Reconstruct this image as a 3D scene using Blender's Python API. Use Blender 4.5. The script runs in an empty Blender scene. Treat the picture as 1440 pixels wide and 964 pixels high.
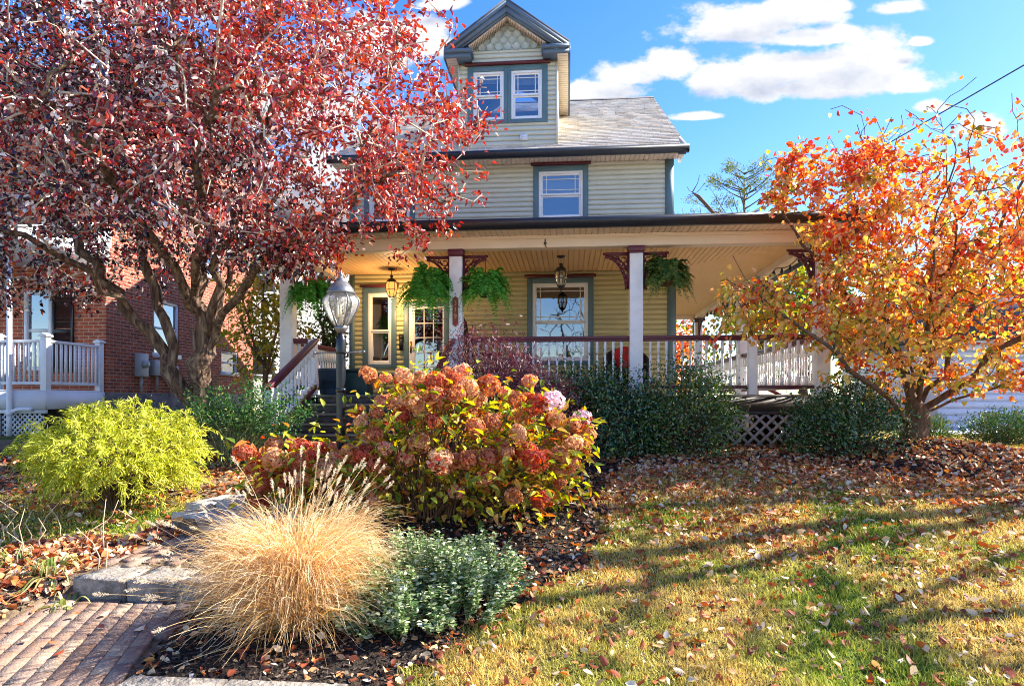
import bpy, math, random
import numpy as np
from mathutils import Vector
PI = math.pi
rng = np.random.default_rng(11)
random.seed(11)
S = bpy.context.scene
COL = S.collection

# ------------------------------------------------------------------ helpers
def lin(c):
    return tuple((x/255/12.92 if x/255 <= .04045 else ((x/255+.055)/1.055)**2.4) for x in c)

class MB:
    """collects geometry for ONE mesh object"""
    def __init__(s): s.v = []; s.f = []; s.n = 0
    def add(s, V, F):
        V = np.asarray(V, float).reshape(-1, 3); F = np.asarray(F, int)
        s.v.append(V); s.f.append(F + s.n); s.n += len(V); return s
    def box(s, x0, x1, y0, y1, z0, z1):
        V = [(x, y, z) for z in (z0, z1) for y in (y0, y1) for x in (x0, x1)]
        return s.add(V, [(0,2,3,1),(4,5,7,6),(0,1,5,4),(2,6,7,3),(0,4,6,2),(1,3,7,5)])
    def bar(s, p, q, w, h, up=(0,0,1)):
        p = np.array(p, float); q = np.array(q, float); d = q-p; d /= np.linalg.norm(d)
        u = np.array(up, float); r = np.cross(d, u)
        if np.linalg.norm(r) < 1e-4: r = np.cross(d, (1,0,0))
        r /= np.linalg.norm(r); u = np.cross(r, d)
        V = [e + r*a*w/2 + u*b*h/2 for e in (p, q) for b in (-1,1) for a in (-1,1)]
        return s.add(V, [(0,2,3,1),(4,5,7,6),(0,1,5,4),(2,6,7,3),(0,4,6,2),(1,3,7,5)])
    def prism(s, poly, axis, a0, a1):
        """poly in the two other axes (x,z for axis y / y,z for x / x,y for z)"""
        n = len(poly)
        def P(u, w, a): return {'y': (u, a, w), 'x': (a, u, w), 'z': (u, w, a)}[axis]
        V = [P(u, w, a0) for u, w in poly] + [P(u, w, a1) for u, w in poly]
        s.add(V, [(i, (i+1) % n, n+(i+1) % n, n+i) for i in range(n)])
        k = s.n - 2*n
        s.f.append(np.array([[k+i for i in range(n)][::-1]])); s.f.append(np.array([[k+n+i for i in range(n)]]))
        return s
    def tube(s, pts, rad, n=6, cap=True, rough=0):
        pts = np.asarray(pts, float); m = len(pts)
        rad = np.full(m, rad, float) if np.isscalar(rad) else np.asarray(rad, float)
        d = np.gradient(pts, axis=0); d /= np.maximum(np.linalg.norm(d, axis=1, keepdims=True), 1e-9)
        ref = np.array((0,0,1.)) if abs(d[0][2]) < .9 else np.array((1.,0,0))
        V = np.zeros((m, n, 3)); a = np.arange(n)*2*PI/n
        r = np.cross(d[0], ref); r /= np.linalg.norm(r)
        rv = rng.normal(size=n) if rough else 0
        for i in range(m):
            r = r - d[i]*np.dot(r, d[i]); r /= max(np.linalg.norm(r), 1e-9); u = np.cross(d[i], r)
            q = 1 if rough == 0 else 1+rough*(rv+rng.normal(size=n)*.5)[:,None]
            V[i] = pts[i] + q*rad[i]*(np.cos(a)[:,None]*r + np.sin(a)[:,None]*u)
        F = [(i*n+j, i*n+(j+1) % n, (i+1)*n+(j+1) % n, (i+1)*n+j) for i in range(m-1) for j in range(n)]
        s.add(V, F)
        if cap:
            k = s.n - m*n
            s.f.append(np.array([[k+j for j in range(n)][::-1]])); s.f.append(np.array([[k+(m-1)*n+j for j in range(n)]]))
        return s
    def lathe(s, prof, n=16, c=(0,0,0)):
        c = np.array(c, float); return s.tube([c+(0,0,z) for r, z in prof] if False else [], [], n) if False else s._lathe(prof, n, c)
    def _lathe(s, prof, n, c):
        m = len(prof); a = np.arange(n)*2*PI/n
        V = np.array([[(c[0]+r*math.cos(t), c[1]+r*math.sin(t), c[2]+z) for t in a] for r, z in prof])
        s.add(V, [(i*n+j, i*n+(j+1) % n, (i+1)*n+(j+1) % n, (i+1)*n+j) for i in range(m-1) for j in range(n)])
        k = s.n - m*n
        if prof[0][0] > 1e-4: s.f.append(np.array([[k+j for j in range(n)][::-1]]))
        if prof[-1][0] > 1e-4: s.f.append(np.array([[k+(m-1)*n+j for j in range(n)]]))
        return s

ORG = {}
def setp(o, label=None, cat=None, group=None, kind=None):
    if label: o['label'] = label
    if cat: o['category'] = cat
    if group: o['group'] = group
    if kind: o['kind'] = kind
    return o
def empty(name, loc, label, cat, group=None):
    o = bpy.data.objects.new(name, None); COL.objects.link(o); o.location = loc
    o.empty_display_size = .2; ORG[o.name] = np.array(loc, float)
    return setp(o, label, cat, group)
def make(name, mb, m, parent=None, smooth=False, org=None, bevel=0, local=False, label=None):
    V = np.concatenate(mb.v); me = bpy.data.meshes.new(name)
    org = np.array(org, float) if org is not None else (ORG[parent.name] if parent else np.zeros(3))
    if not local: V = V - org
    tot = np.concatenate([np.full(len(f), f.shape[1]) for f in mb.f]).astype(np.int32)
    li = np.concatenate([f.ravel() for f in mb.f]).astype(np.int32)
    me.vertices.add(len(V)); me.vertices.foreach_set('co', V.astype(np.float32).ravel())
    me.loops.add(len(li)); me.loops.foreach_set('vertex_index', li)
    me.polygons.add(len(tot)); st = np.concatenate(([0], np.cumsum(tot)[:-1])).astype(np.int32)
    me.polygons.foreach_set('loop_start', st)
    try: me.polygons.foreach_set('loop_total', tot)
    except Exception: pass
    if smooth: me.polygons.foreach_set('use_smooth', np.ones(len(tot), bool))
    me.update(calc_edges=True); me.validate()
    me.materials.append(m)
    o = bpy.data.objects.new(name, me); COL.objects.link(o)
    if parent: o.parent = parent; ORG[o.name] = ORG[parent.name]
    else: o.location = org; ORG[o.name] = org
    if bevel:
        b = o.modifiers.new('bevel', 'BEVEL'); b.width = bevel; b.segments = 2; b.limit_method = 'ANGLE'
    if label: o['label'] = label
    return o
def thing(name, mb, m, org, label, cat, group=None, smooth=False, bevel=0, kind=None):
    return setp(make(name, mb, m, None, smooth, org, bevel), label, cat, group, kind)
def dup(o, parent=None, loc=None, rz=None):
    c = o.copy(); COL.objects.link(c)
    if parent: c.parent = parent; ORG[c.name] = ORG[parent.name]
    if loc is not None: c.location = loc
    if rz is not None: c.rotation_euler.z = rz
    return c

# ------------------------------------------------------------------ materials
def nt(name):
    m = bpy.data.materials.new(name); m.use_nodes = True; t = m.node_tree
    return m, t, t.nodes, t.links, t.nodes['Principled BSDF']
def ramp(N, stops, interp='LINEAR'):
    r = N.new('ShaderNodeValToRGB'); e = r.color_ramp; e.interpolation = interp
    while len(e.elements) < len(stops): e.elements.new(.5)
    for k, (p, c) in zip(e.elements, stops): k.position = p; k.color = (*c, 1)
    return r
def mat(name, c, rough=.6, spec=.3, var=.12, scale=6, bump=.0, bscale=60, metal=0, dirt=None, dscale=1.5, damt=.5, stretch=None):
    m, t, N, L, b = nt(name)
    tc = N.new('ShaderNodeTexCoord'); mp = N.new('ShaderNodeMapping'); L.new(tc.outputs['Object'], mp.inputs[0])
    if stretch: mp.inputs['Scale'].default_value = stretch
    n = N.new('ShaderNodeTexNoise'); n.inputs['Scale'].default_value = scale; n.inputs['Detail'].default_value = 6
    L.new(mp.outputs[0], n.inputs['Vector'])
    r = ramp(N, [(.3, tuple(max(0, x*(1-var)) for x in c)), (.7, tuple(min(1, x*(1+var)) for x in c))])
    L.new(n.outputs['Fac'], r.inputs[0]); out = r.outputs[0]
    if dirt:
        n2 = N.new('ShaderNodeTexNoise'); n2.inputs['Scale'].default_value = dscale; n2.inputs['Detail'].default_value = 8
        L.new(mp.outputs[0], n2.inputs['Vector'])
        q = N.new('ShaderNodeMapRange'); q.inputs[1].default_value = .5; q.inputs[2].default_value = .72; q.inputs[4].default_value = damt
        L.new(n2.outputs['Fac'], q.inputs[0])
        x = N.new('ShaderNodeMixRGB'); x.inputs[2].default_value = (*dirt, 1)
        L.new(q.outputs[0], x.inputs[0]); L.new(out, x.inputs[1]); out = x.outputs[0]
    L.new(out, b.inputs['Base Color'])
    b.inputs['Roughness'].default_value = rough; b.inputs['Specular IOR Level'].default_value = spec; b.inputs['Metallic'].default_value = metal
    if bump:
        n3 = N.new('ShaderNodeTexNoise'); n3.inputs['Scale'].default_value = bscale; n3.inputs['Detail'].default_value = 8
        L.new(mp.outputs[0], n3.inputs['Vector'])
        u = N.new('ShaderNodeBump'); u.inputs['Strength'].default_value = bump; u.inputs['Distance'].default_value = .02
        L.new(n3.outputs['Fac'], u.inputs['Height']); L.new(u.outputs[0], b.inputs['Normal'])
    return m
def leafmat(name, stops, trans=.35, rough=.45, spec=.4, patch=None, pscale=1.2, pamt=.6, axis=None, tsat=1.0, objrand=False, prange=(.42,.6), gain=1.0):
    """colour per leaf (random per island), optional second ramp chosen by clumps (noise) or along an axis"""
    m, t, N, L, b = nt(name)
    g = N.new('ShaderNodeNewGeometry')
    r = ramp(N, stops); src = g.outputs['Random Per Island']
    if objrand:
        oi = N.new('ShaderNodeObjectInfo'); mx = N.new('ShaderNodeMath'); mx.operation = 'MULTIPLY_ADD'
        mx.inputs[1].default_value = .35; L.new(src, mx.inputs[0])
        m2 = N.new('ShaderNodeMath'); m2.operation = 'MULTIPLY'; m2.inputs[1].default_value = .65
        L.new(oi.outputs['Random'], m2.inputs[0]); L.new(m2.outputs[0], mx.inputs[2]); src = mx.outputs[0]
    L.new(src, r.inputs[0]); col = r.outputs[0]
    if patch:
        r2 = ramp(N, patch); L.new(src, r2.inputs[0])
        tc = N.new('ShaderNodeTexCoord')
        n = N.new('ShaderNodeTexNoise'); n.inputs['Scale'].default_value = pscale; n.inputs['Detail'].default_value = 3
        L.new(tc.outputs['Object'], n.inputs['Vector']); fac = n.outputs['Fac']
        if axis:
            d = N.new('ShaderNodeVectorMath'); d.operation = 'DOT_PRODUCT'; d.inputs[1].default_value = axis[:3]
            L.new(tc.outputs['Object'], d.inputs[0])
            q = N.new('ShaderNodeMath'); q.operation = 'ADD'; q.inputs[1].default_value = axis[3]
            L.new(d.outputs['Value'], q.inputs[0])
            a = N.new('ShaderNodeMath'); a.operation = 'ADD'; L.new(q.outputs[0], a.inputs[0]); L.new(fac, a.inputs[1]); fac = a.outputs[0]
        w = N.new('ShaderNodeMapRange'); w.inputs[1].default_value = prange[0]; w.inputs[2].default_value = prange[1]; w.inputs[4].default_value = 1
        L.new(fac, w.inputs[0])
        x = N.new('ShaderNodeMixRGB'); L.new(w.outputs[0], x.inputs[0]); L.new(col, x.inputs[1]); L.new(r2.outputs[0], x.inputs[2]); col = x.outputs[0]
    L.new(col, b.inputs['Base Color']); b.inputs['Roughness'].default_value = rough; b.inputs['Specular IOR Level'].default_value = spec
    hs = N.new('ShaderNodeHueSaturation'); hs.inputs['Saturation'].default_value = 1.15*tsat; hs.inputs['Value'].default_value = 1.5*gain
    L.new(col, hs.inputs['Color'])
    tr = N.new('ShaderNodeBsdfTranslucent'); L.new(hs.outputs[0], tr.inputs[0])
    mx = N.new('ShaderNodeMixShader'); mx.inputs[0].default_value = trans
    L.new(b.outputs[0], mx.inputs[1]); L.new(tr.outputs[0], mx.inputs[2]); L.new(mx.outputs[0], N['Material Output'].inputs[0])
    return m

M = {}
M['siding'] = mat('sage_paint', (.61,.615,.49), .55, .35, .05, 3, dirt=(.49,.49,.38), dscale=2, damt=.35)
M['siding_warm'] = mat('sage_paint_warm_bounce', (.53,.48,.25), .55, .35, .06, 3, dirt=(.42,.38,.20), dscale=2.2, damt=.4)  # sage siding yellowed: warm bounce under the porch put into its colour
M['teal'] = mat('teal_trim_paint', (.10,.175,.20), .45, .4, .08)
M['slate'] = mat('slate_blue_trim', (.115,.16,.21), .45, .4, .08)
M['gutter'] = mat('dark_gutter', (.018,.022,.03), .35, .5, .1)
M['maroon'] = mat('maroon_paint', (.115,.018,.028), .38, .45, .12, 10)
M['cream'] = mat('cream_paint', (.82,.66,.50), .5, .35, .05, 3)
M['ceil'] = mat('tan_beadboard', (.82,.52,.24), .5, .35, .06, 5, stretch=(6,.4,6))
M['white'] = mat('white_paint', (.84,.83,.80), .5, .35, .05, 5, dirt=(.5,.47,.42), dscale=6, damt=.3)
M['vinyl'] = mat('white_vinyl', (.82,.82,.80), .35, .4, .02)
M['tread'] = mat('dark_stair_paint', (.06,.045,.04), .5, .35, .25, 8, dirt=(.2,.16,.12), dscale=9, damt=.4)
M['nose'] = mat('worn_tread_edge', (.28,.22,.17), .5, .35, .25, 8)
M['deck'] = mat('porch_deck_paint', (.17,.15,.14), .5, .35, .2, 6)
M['lattice'] = mat('grey_lattice', (.46,.40,.35), .7, .2, .15)
M['black'] = mat('black_metal', (.018,.018,.02), .4, .5, .2)
M['iron'] = mat('post_metal', (.010,.012,.016), .3, .4, .25, 12)
M['pewter'] = mat('weathered_lantern_metal', (.18,.18,.18), .4, .5, .3, 25, metal=.6)
M['brass'] = mat('brass', (.55,.36,.12), .3, .5, .1, metal=1)
M['bark'] = mat('plum_bark', (.10,.06,.04), .85, .2, .75, 26, bump=1, bscale=34, stretch=(1,1,.16), dirt=(.36,.26,.17), dscale=16, damt=.8)
M['bark2'] = mat('dogwood_bark', (.13,.08,.05), .85, .2, .4, 20, bump=.8, bscale=40, stretch=(1,1,.35))
M['twig'] = mat('pale_twig', (.52,.42,.32), .7, .2, .35, 9)
M['stem'] = mat('shrub_stem', (.12,.08,.05), .8, .2, .3)
M['stone'] = mat('step_stone', (.27,.24,.20), .85, .2, .35, 16, bump=1, bscale=38, dirt=(.075,.065,.055), dscale=6, damt=.85)
M['flag'] = mat('pale_flagstone', (.46,.42,.37), .85, .15, .25, 12, bump=.8, bscale=40, dirt=(.22,.19,.16), dscale=5, damt=.5)
M['fstone'] = mat('foundation_stone', (.16,.14,.13), .85, .2, .35, 5, bump=.8, bscale=12)
M['number'] = mat('gold_numeral', (.60,.36,.12), .4, .4, .05)
M['plaque'] = mat('red_brown_plaque', (.23,.045,.025), .5, .35, .1, 20)
M['dark'] = mat('interior_dark', (.03,.026,.024), .9, .1, .2)
M['blind'] = mat('white_blind', (.75,.75,.72), .7, .2, .03)
M['wicker'] = mat('dark_wicker', (.035,.025,.02), .6, .3, .3, 40, bump=.6, bscale=80)
M['red'] = mat('red_cushion', (.50,.03,.03), .8, .2, .35, 9)
M['greenbin'] = mat('dark_green_plastic', (.015,.05,.05), .45, .4, .2)
M['pot'] = mat('dark_blue_glaze', (.03,.055,.085), .3, .5, .25)
M['coco'] = mat('coco_liner', (.10,.06,.03), .9, .1, .4, 30, bump=.8, bscale=60)
M['metergrey'] = mat('meter_grey', (.33,.36,.38), .5, .4, .08)
M['stucco'] = mat('white_stucco', (.80,.77,.70), .8, .2, .05, 3, bump=.15, bscale=60)
M['garage'] = mat('pale_blue_siding', (.62,.66,.74), .6, .3, .04)
M['roofgrey'] = mat('grey_roofing', (.10,.10,.11), .8, .2, .2, 8)
M['wood'] = mat('pole_wood', (.10,.075,.055), .85, .2, .3)
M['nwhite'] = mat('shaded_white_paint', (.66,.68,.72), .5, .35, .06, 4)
M['foot'] = mat('grey_concrete', (.22,.23,.24), .85, .2, .2, 4)

def brickmat(name, c1, c2, mortar, sc=1.0, ax=0):
    m, t, N, L, b = nt(name)
    tc = N.new('ShaderNodeTexCoord'); sp = N.new('ShaderNodeSeparateXYZ'); L.new(tc.outputs['Object'], sp.inputs[0]); mp = N.new('ShaderNodeCombineXYZ'); L.new(sp.outputs[ax], mp.inputs[0]); L.new(sp.outputs[2], mp.inputs[1])
    k = N.new('ShaderNodeTexBrick'); k.inputs['Scale'].default_value = 1/sc
    k.inputs['Color1'].default_value = (*c1, 1); k.inputs['Color2'].default_value = (*c2, 1); k.inputs['Mortar'].default_value = (*mortar, 1)
    k.inputs['Brick Width'].default_value = .215; k.inputs['Row Height'].default_value = .075; k.inputs['Mortar Size'].default_value = .008
    k.inputs['Bias'].default_value = 0
    L.new(mp.outputs[0], k.inputs[0])
    n = N.new('ShaderNodeTexNoise'); n.inputs['Scale'].default_value = 7; n.inputs['Detail'].default_value = 8; L.new(tc.outputs['Object'], n.inputs[0])
    x = N.new('ShaderNodeMixRGB'); x.blend_type = 'OVERLAY'; x.inputs[0].default_value = .55
    L.new(k.outputs['Color'], x.inputs[1]); L.new(n.outputs['Fac'], x.inputs[2]); L.new(x.outputs[0], b.inputs['Base Color'])
    u = N.new('ShaderNodeBump'); u.inputs['Strength'].default_value = .9; u.inputs['Distance'].default_value = .01; u.invert = True
    L.new(k.outputs['Fac'], u.inputs['Height']); L.new(u.outputs[0], b.inputs['Normal'])
    b.inputs['Roughness'].default_value = .85; b.inputs['Specular IOR Level'].default_value = .2
    return m
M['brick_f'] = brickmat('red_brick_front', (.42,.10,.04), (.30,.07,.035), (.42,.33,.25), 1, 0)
M['brick_s'] = brickmat('red_brick_shaded_side', (.36,.09,.045), (.20,.055,.035), (.32,.26,.21), 1, 1)  # darker copy of the front brick, the wall's shade put into the colour

def islandmat(name, stops, rough=.8, spec=.2, bump=.3, bscale=40, nscale=10, nvar=.35):
    m, t, N, L, b = nt(name)
    g = N.new('ShaderNodeNewGeometry'); r = ramp(N, stops); L.new(g.outputs['Random Per Island'], r.inputs[0])
    tc = N.new('ShaderNodeTexCoord'); n = N.new('ShaderNodeTexNoise'); n.inputs['Scale'].default_value = nscale; n.inputs['Detail'].default_value = 8
    L.new(tc.outputs['Object'], n.inputs[0])
    x = N.new('ShaderNodeMixRGB'); x.blend_type = 'OVERLAY'; x.inputs[0].default_value = nvar
    L.new(r.outputs[0], x.inputs[1]); L.new(n.outputs['Fac'], x.inputs[2]); L.new(x.outputs[0], b.inputs['Base Color'])
    b.inputs['Roughness'].default_value = rough; b.inputs['Specular IOR Level'].default_value = spec
    n2 = N.new('ShaderNodeTexNoise'); n2.inputs['Scale'].default_value = bscale; n2.inputs['Detail'].default_value = 6; L.new(tc.outputs['Object'], n2.inputs[0])
    u = N.new('ShaderNodeBump'); u.inputs['Strength'].default_value = bump; u.inputs['Distance'].default_value = .01
    L.new(n2.outputs['Fac'], u.inputs['Height']); L.new(u.outputs[0], b.inputs['Normal'])
    return m
M['shingle'] = islandmat('weathered_shingle', [(0,(.54,.43,.31)),(.5,(.70,.58,.44)),(1,(.80,.69,.54))], .9, .06)
M['scallop'] = islandmat('scalloped_shingle', [(0,(.48,.52,.44)),(1,(.57,.61,.52))], .55, .35, .1)
M['paver'] = islandmat('brick_paver', [(0,(.20,.125,.09)),(.35,(.31,.20,.14)),(.7,(.25,.18,.14)),(1,(.46,.33,.22))], .95, .08, .8, 90, 45, .6)

def glassmat(name, tint=(.55,.6,.65), refl=.22):
    m, t, N, L, b = nt(name)
    tr = N.new('ShaderNodeBsdfTransparent'); tr.inputs[0].default_value = (*tint, 1)
    gl = N.new('ShaderNodeBsdfGlossy'); gl.inputs['Roughness'].default_value = .015; gl.inputs[0].default_value = (.95,.97,1,1)
    tc = N.new('ShaderNodeTexCoord'); n = N.new('ShaderNodeTexNoise'); n.inputs['Scale'].default_value = 1.2
    L.new(tc.outputs['Object'], n.inputs[0]); u = N.new('ShaderNodeBump'); u.inputs['Strength'].default_value = .12; u.inputs['Distance'].default_value = .02
    L.new(n.outputs['Fac'], u.inputs['Height']); L.new(u.outputs[0], gl.inputs['Normal'])
    lw = N.new('ShaderNodeFresnel'); lw.inputs[0].default_value = 1.5
    a = N.new('ShaderNodeMath'); a.operation = 'ADD'; a.inputs[1].default_value = refl; a.use_clamp = True; L.new(lw.outputs[0], a.inputs[0])
    x = N.new('ShaderNodeMixShader'); L.new(a.outputs[0], x.inputs[0]); L.new(tr.outputs[0], x.inputs[1]); L.new(gl.outputs[0], x.inputs[2])
    L.new(x.outputs[0], N['Material Output'].inputs[0]); return m
M['glass'] = glassmat('window_glass', (.5,.55,.6), .20)
M['lampglass'] = glassmat('lantern_glass', (.93,.93,.9), .03)
t = M['lampglass'].node_tree; dn = t.nodes.new('ShaderNodeBsdfTranslucent'); dn.inputs[0].default_value = (.95,.92,.85,1); mm = t.nodes.new('ShaderNodeMixShader'); mm.inputs[0].default_value = .22
src = t.nodes['Material Output'].inputs[0].links[0].from_socket; t.links.new(src, mm.inputs[1]); t.links.new(dn.outputs[0], mm.inputs[2]); t.links.new(mm.outputs[0], t.nodes['Material Output'].inputs[0])
def emitmat(name, c, s):
    m, t, N, L, b = nt(name); b.inputs['Base Color'].default_value = (*c, 1); b.inputs['Emission Color'].default_value = (*c, 1); b.inputs['Emission Strength'].default_value = s; return m
M['amber'] = emitmat('lit_amber_glass', (1.0,.42,.09), .42)
M['bulb'] = emitmat('lit_bulb', (1.0,.75,.4), 14)
M['candle'] = mat('candle_sleeve', (.8,.75,.6), .5, .3, .02)

# ------------------------------------------------------------------ foliage tools
def unit(a): return a/np.maximum(np.linalg.norm(a, axis=-1, keepdims=True), 1e-9)
def rdir(n): return unit(rng.normal(size=(n, 3)))
def leaves(mb, C, D, Nn, L, W, fold=.25, droop=.12, wide=(.32,.7), w2=.72):
    n = len(C); L = np.broadcast_to(L, (n,))[:,None]; W = np.broadcast_to(W, (n,))[:,None]
    D = unit(D); Sd = unit(np.cross(D, Nn)); U = np.cross(Sd, D)
    b = C; t = C+D*L-U*L*droop
    l1 = C+D*L*wide[0]-Sd*W/2+U*W*fold; r1 = C+D*L*wide[0]+Sd*W/2+U*W*fold
    l2 = C+D*L*wide[1]-Sd*W/2*w2+U*W*fold*.6-U*L*droop*.4; r2 = C+D*L*wide[1]+Sd*W/2*w2+U*W*fold*.6-U*L*droop*.4
    V = np.stack([b, r1, r2, t, l2, l1], 1).reshape(-1, 3)
    k = np.arange(n)[:,None]*6
    mb.add(V, np.concatenate([k+np.array([[0,1,2,3]]), k+np.array([[0,3,4,5]])]))
def strips(mb, P, w0, w1=None, side=None):
    """ribbons: P (n,m,3); width tapering w0->w1"""
    n, m, _ = P.shape; d = np.gradient(P, axis=1)
    if side is None: side = rdir(n)
    Sd = unit(np.cross(d, side[:,None,:])); w0 = np.broadcast_to(w0, (n,)); w1 = w0*.15 if w1 is None else np.broadcast_to(w1, (n,))
    tt = np.linspace(0, 1, m)[None,:]; w = (w0[:,None]*(1-tt**1.5)+w1[:,None]*tt**1.5)[...,None]/2
    V = np.stack([P-Sd*w, P+Sd*w], 2).reshape(-1, 3)
    k = (np.arange(n)*m*2)[:,None,None]; i = (np.arange(m-1)*2)[None,:,None]
    mb.add(V, (k+i+np.array([0,1,3,2])[None,None,:]).reshape(-1, 4))

def grow(limbs, targets, trunk_r, tip_r=.006, step=.22, power=.42, wiggle=.05, up=.0):
    """limbs: polylines, the first is the trunk. Returns pos, parent, radius, tip node of every target"""
    pos = []; par = []; dirs = []
    def addseg(pi, pts):
        for p in pts:
            p = np.array(p, float); pos.append(p); par.append(pi); dirs.append(unit(p-pos[pi]) if pi >= 0 else np.array((0,0,1.))); pi = len(pos)-1
        return pi
    for li, pl in enumerate(limbs):
        pl = np.array(pl, float); fine = []
        for a, b in zip(pl[:-1], pl[1:]):
            k = max(2, int(np.linalg.norm(b-a)/step)); fine += [a+(b-a)*i/k for i in range(k)]
        fine.append(pl[-1]); fine = np.array(fine)
        if len(fine) > 4:
            for _ in range(2): fine[1:-1] = (fine[:-2]+2*fine[1:-1]+fine[2:])/4
        fine[1:-1] += rng.normal(size=fine[1:-1].shape)*wiggle*.5
        if li == 0: addseg(-1, fine)
        else:
            j = int(np.argmin(np.linalg.norm(np.array(pos)-fine[0], axis=1))); addseg(j, fine[1:])
    base = len(pos)
    Pn = np.array(pos); o = np.argsort([np.min(np.linalg.norm(Pn-t, axis=1)) for t in targets]); tips = np.zeros(len(targets), int)
    cap = base+len(targets)*14; PA = np.zeros((cap,3)); PA[:base] = Pn; DA = np.zeros((cap,3)); DA[:base] = np.array(dirs); n = base
    ok = np.zeros(cap, bool); k0 = len(limbs[0]); ok[:base] = True; ok[:min(base, 6)] = False
    for ti in o:
        t = np.array(targets[ti], float); v = t-PA[:n]; dist = np.linalg.norm(v, axis=1)
        cs = np.einsum('ij,ij->i', v, DA[:n])/np.maximum(dist, 1e-6)
        cost = dist*(1+.55*(1-cs)); cost[~ok[:n]] = 1e9
        j = int(np.argmin(cost)); L = dist[j]; k = max(2, int(L/step)+1)
        c = PA[j]+DA[j]*L*.38+np.array((0,0,up*L)); s = (np.arange(1, k+1)/k)[:,None]
        pts = (1-s)**2*PA[j]+2*s*(1-s)*c+s**2*t; pts[:-1] += rng.normal(size=pts[:-1].shape)*wiggle*min(L, .6)
        pi = j
        for p in pts:
            pos.append(p); par.append(pi); PA[n] = p; d = p-PA[pi]; DA[n] = d/max(np.linalg.norm(d), 1e-6); ok[n] = True; pi = n; n += 1
        tips[ti] = pi
    pos = PA[:n]; par = np.array(par); w = np.zeros(n); ch = np.bincount(par[par >= 0], minlength=n); w[ch == 0] = 1
    for i in range(n-1, 0, -1): w[par[i]] += w[i]
    r = tip_r*w**power; r *= 1; sc = trunk_r/r[0]
    r = tip_r+(r-tip_r)*((trunk_r-tip_r)/(r[0]-tip_r))
    return pos, par, r, tips, w
def branches(pos, par, r, w, cut=0, flare=True):
    """tubes along the heaviest chains; returns (thick MB, thin MB) split at radius cut"""
    n = len(pos); kids = [[] for _ in range(n)]
    for i in range(1, n): kids[par[i]].append(i)
    A, B = MB(), MB(); start = [(0, -1)]
    while start:
        i, p = start.pop(); ch = [p, i] if p >= 0 else [i]
        while kids[i]:
            ks = sorted(kids[i], key=lambda q: -w[q])
            for q in ks[1:]: start.append((q, i))
            i = ks[0]; ch.append(i)
        if len(ch) < 2: continue
        rr = r[ch].copy()
        if p >= 0: rr[0] = rr[1]
        elif flare: rr[:3] *= np.array([1.35,1.12,1.03])[:len(rr[:3])]
        big = rr[0] > cut; (A if big else B).tube(pos[ch], rr, 14 if rr[0] > .08 else (8 if rr[0] > .04 else 6 if rr[0] > .02 else 4 if rr[0] > .01 else 3), cap=False, rough=.09 if rr[0] > .04 else 0)
    return A, B
def inside(n, c, rad, low=None, hollow=0., lump=.25, seed=3, pw=.5):
    """points in a lumpy ellipsoid, denser towards the outside"""
    out = []; c = np.array(c); rad = np.array(rad); ld = np.random.default_rng(seed); ph = ld.uniform(0, 6.28, 9); fr = ld.normal(size=(9,3))*2.6
    while len(out) < n:
        d = rdir(1)[0]; q = rng.random()**pw*(1-hollow)+hollow
        k = 1+lump*np.mean(np.sin(fr@d+ph))*2
        p = c+d*rad*q*k
        if low is None or low(p): out.append(p)
    return np.array(out)
# ------------------------------------------------------------------ camera, light, sky
cam = bpy.data.objects.new('camera', bpy.data.cameras.new('camera')); COL.objects.link(cam); S.camera = cam
cam.location = (0, 0, 1.6); cam.rotation_euler = (PI/2, 0, math.radians(5))
cam.data.sensor_width = 36; cam.data.lens = 22.5; cam.data.shift_y = 78/1440; cam.data.clip_end = 3000; cam.data.clip_start = .05
SUN_E, SUN_A = math.radians(38), math.radians(18)
sd = Vector((math.cos(SUN_E)*math.cos(SUN_A), math.cos(SUN_E)*math.sin(SUN_A), math.sin(SUN_E)))
sl = bpy.data.lights.new('sun', 'SUN'); sl.energy = 5.0; sl.angle = math.radians(.5); sl.color = (1,.93,.82)
so = bpy.data.objects.new('sun', sl); COL.objects.link(so); so.rotation_euler = (-sd).to_track_quat('-Z', 'Y').to_euler()
W = bpy.data.worlds.new('World'); S.world = W; W.use_nodes = True
N, L = W.node_tree.nodes, W.node_tree.links
bg = N['Background']
sky = N.new('ShaderNodeTexSky'); sky.sky_type = 'NISHITA'; sky.sun_disc = False
sky.sun_elevation = SUN_E; sky.sun_rotation = PI/2-SUN_A; sky.ozone_density = 2.2; sky.air_density = 1.0; sky.dust_density = .3
hs = N.new('ShaderNodeHueSaturation'); hs.inputs['Saturation'].default_value = 1.36; hs.inputs['Value'].default_value = .92; hs.inputs['Hue'].default_value = .517
L.new(sky.outputs[0], hs.inputs['Color']); L.new(hs.outputs[0], bg.inputs[0]); bg.inputs[1].default_value = .122
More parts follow.
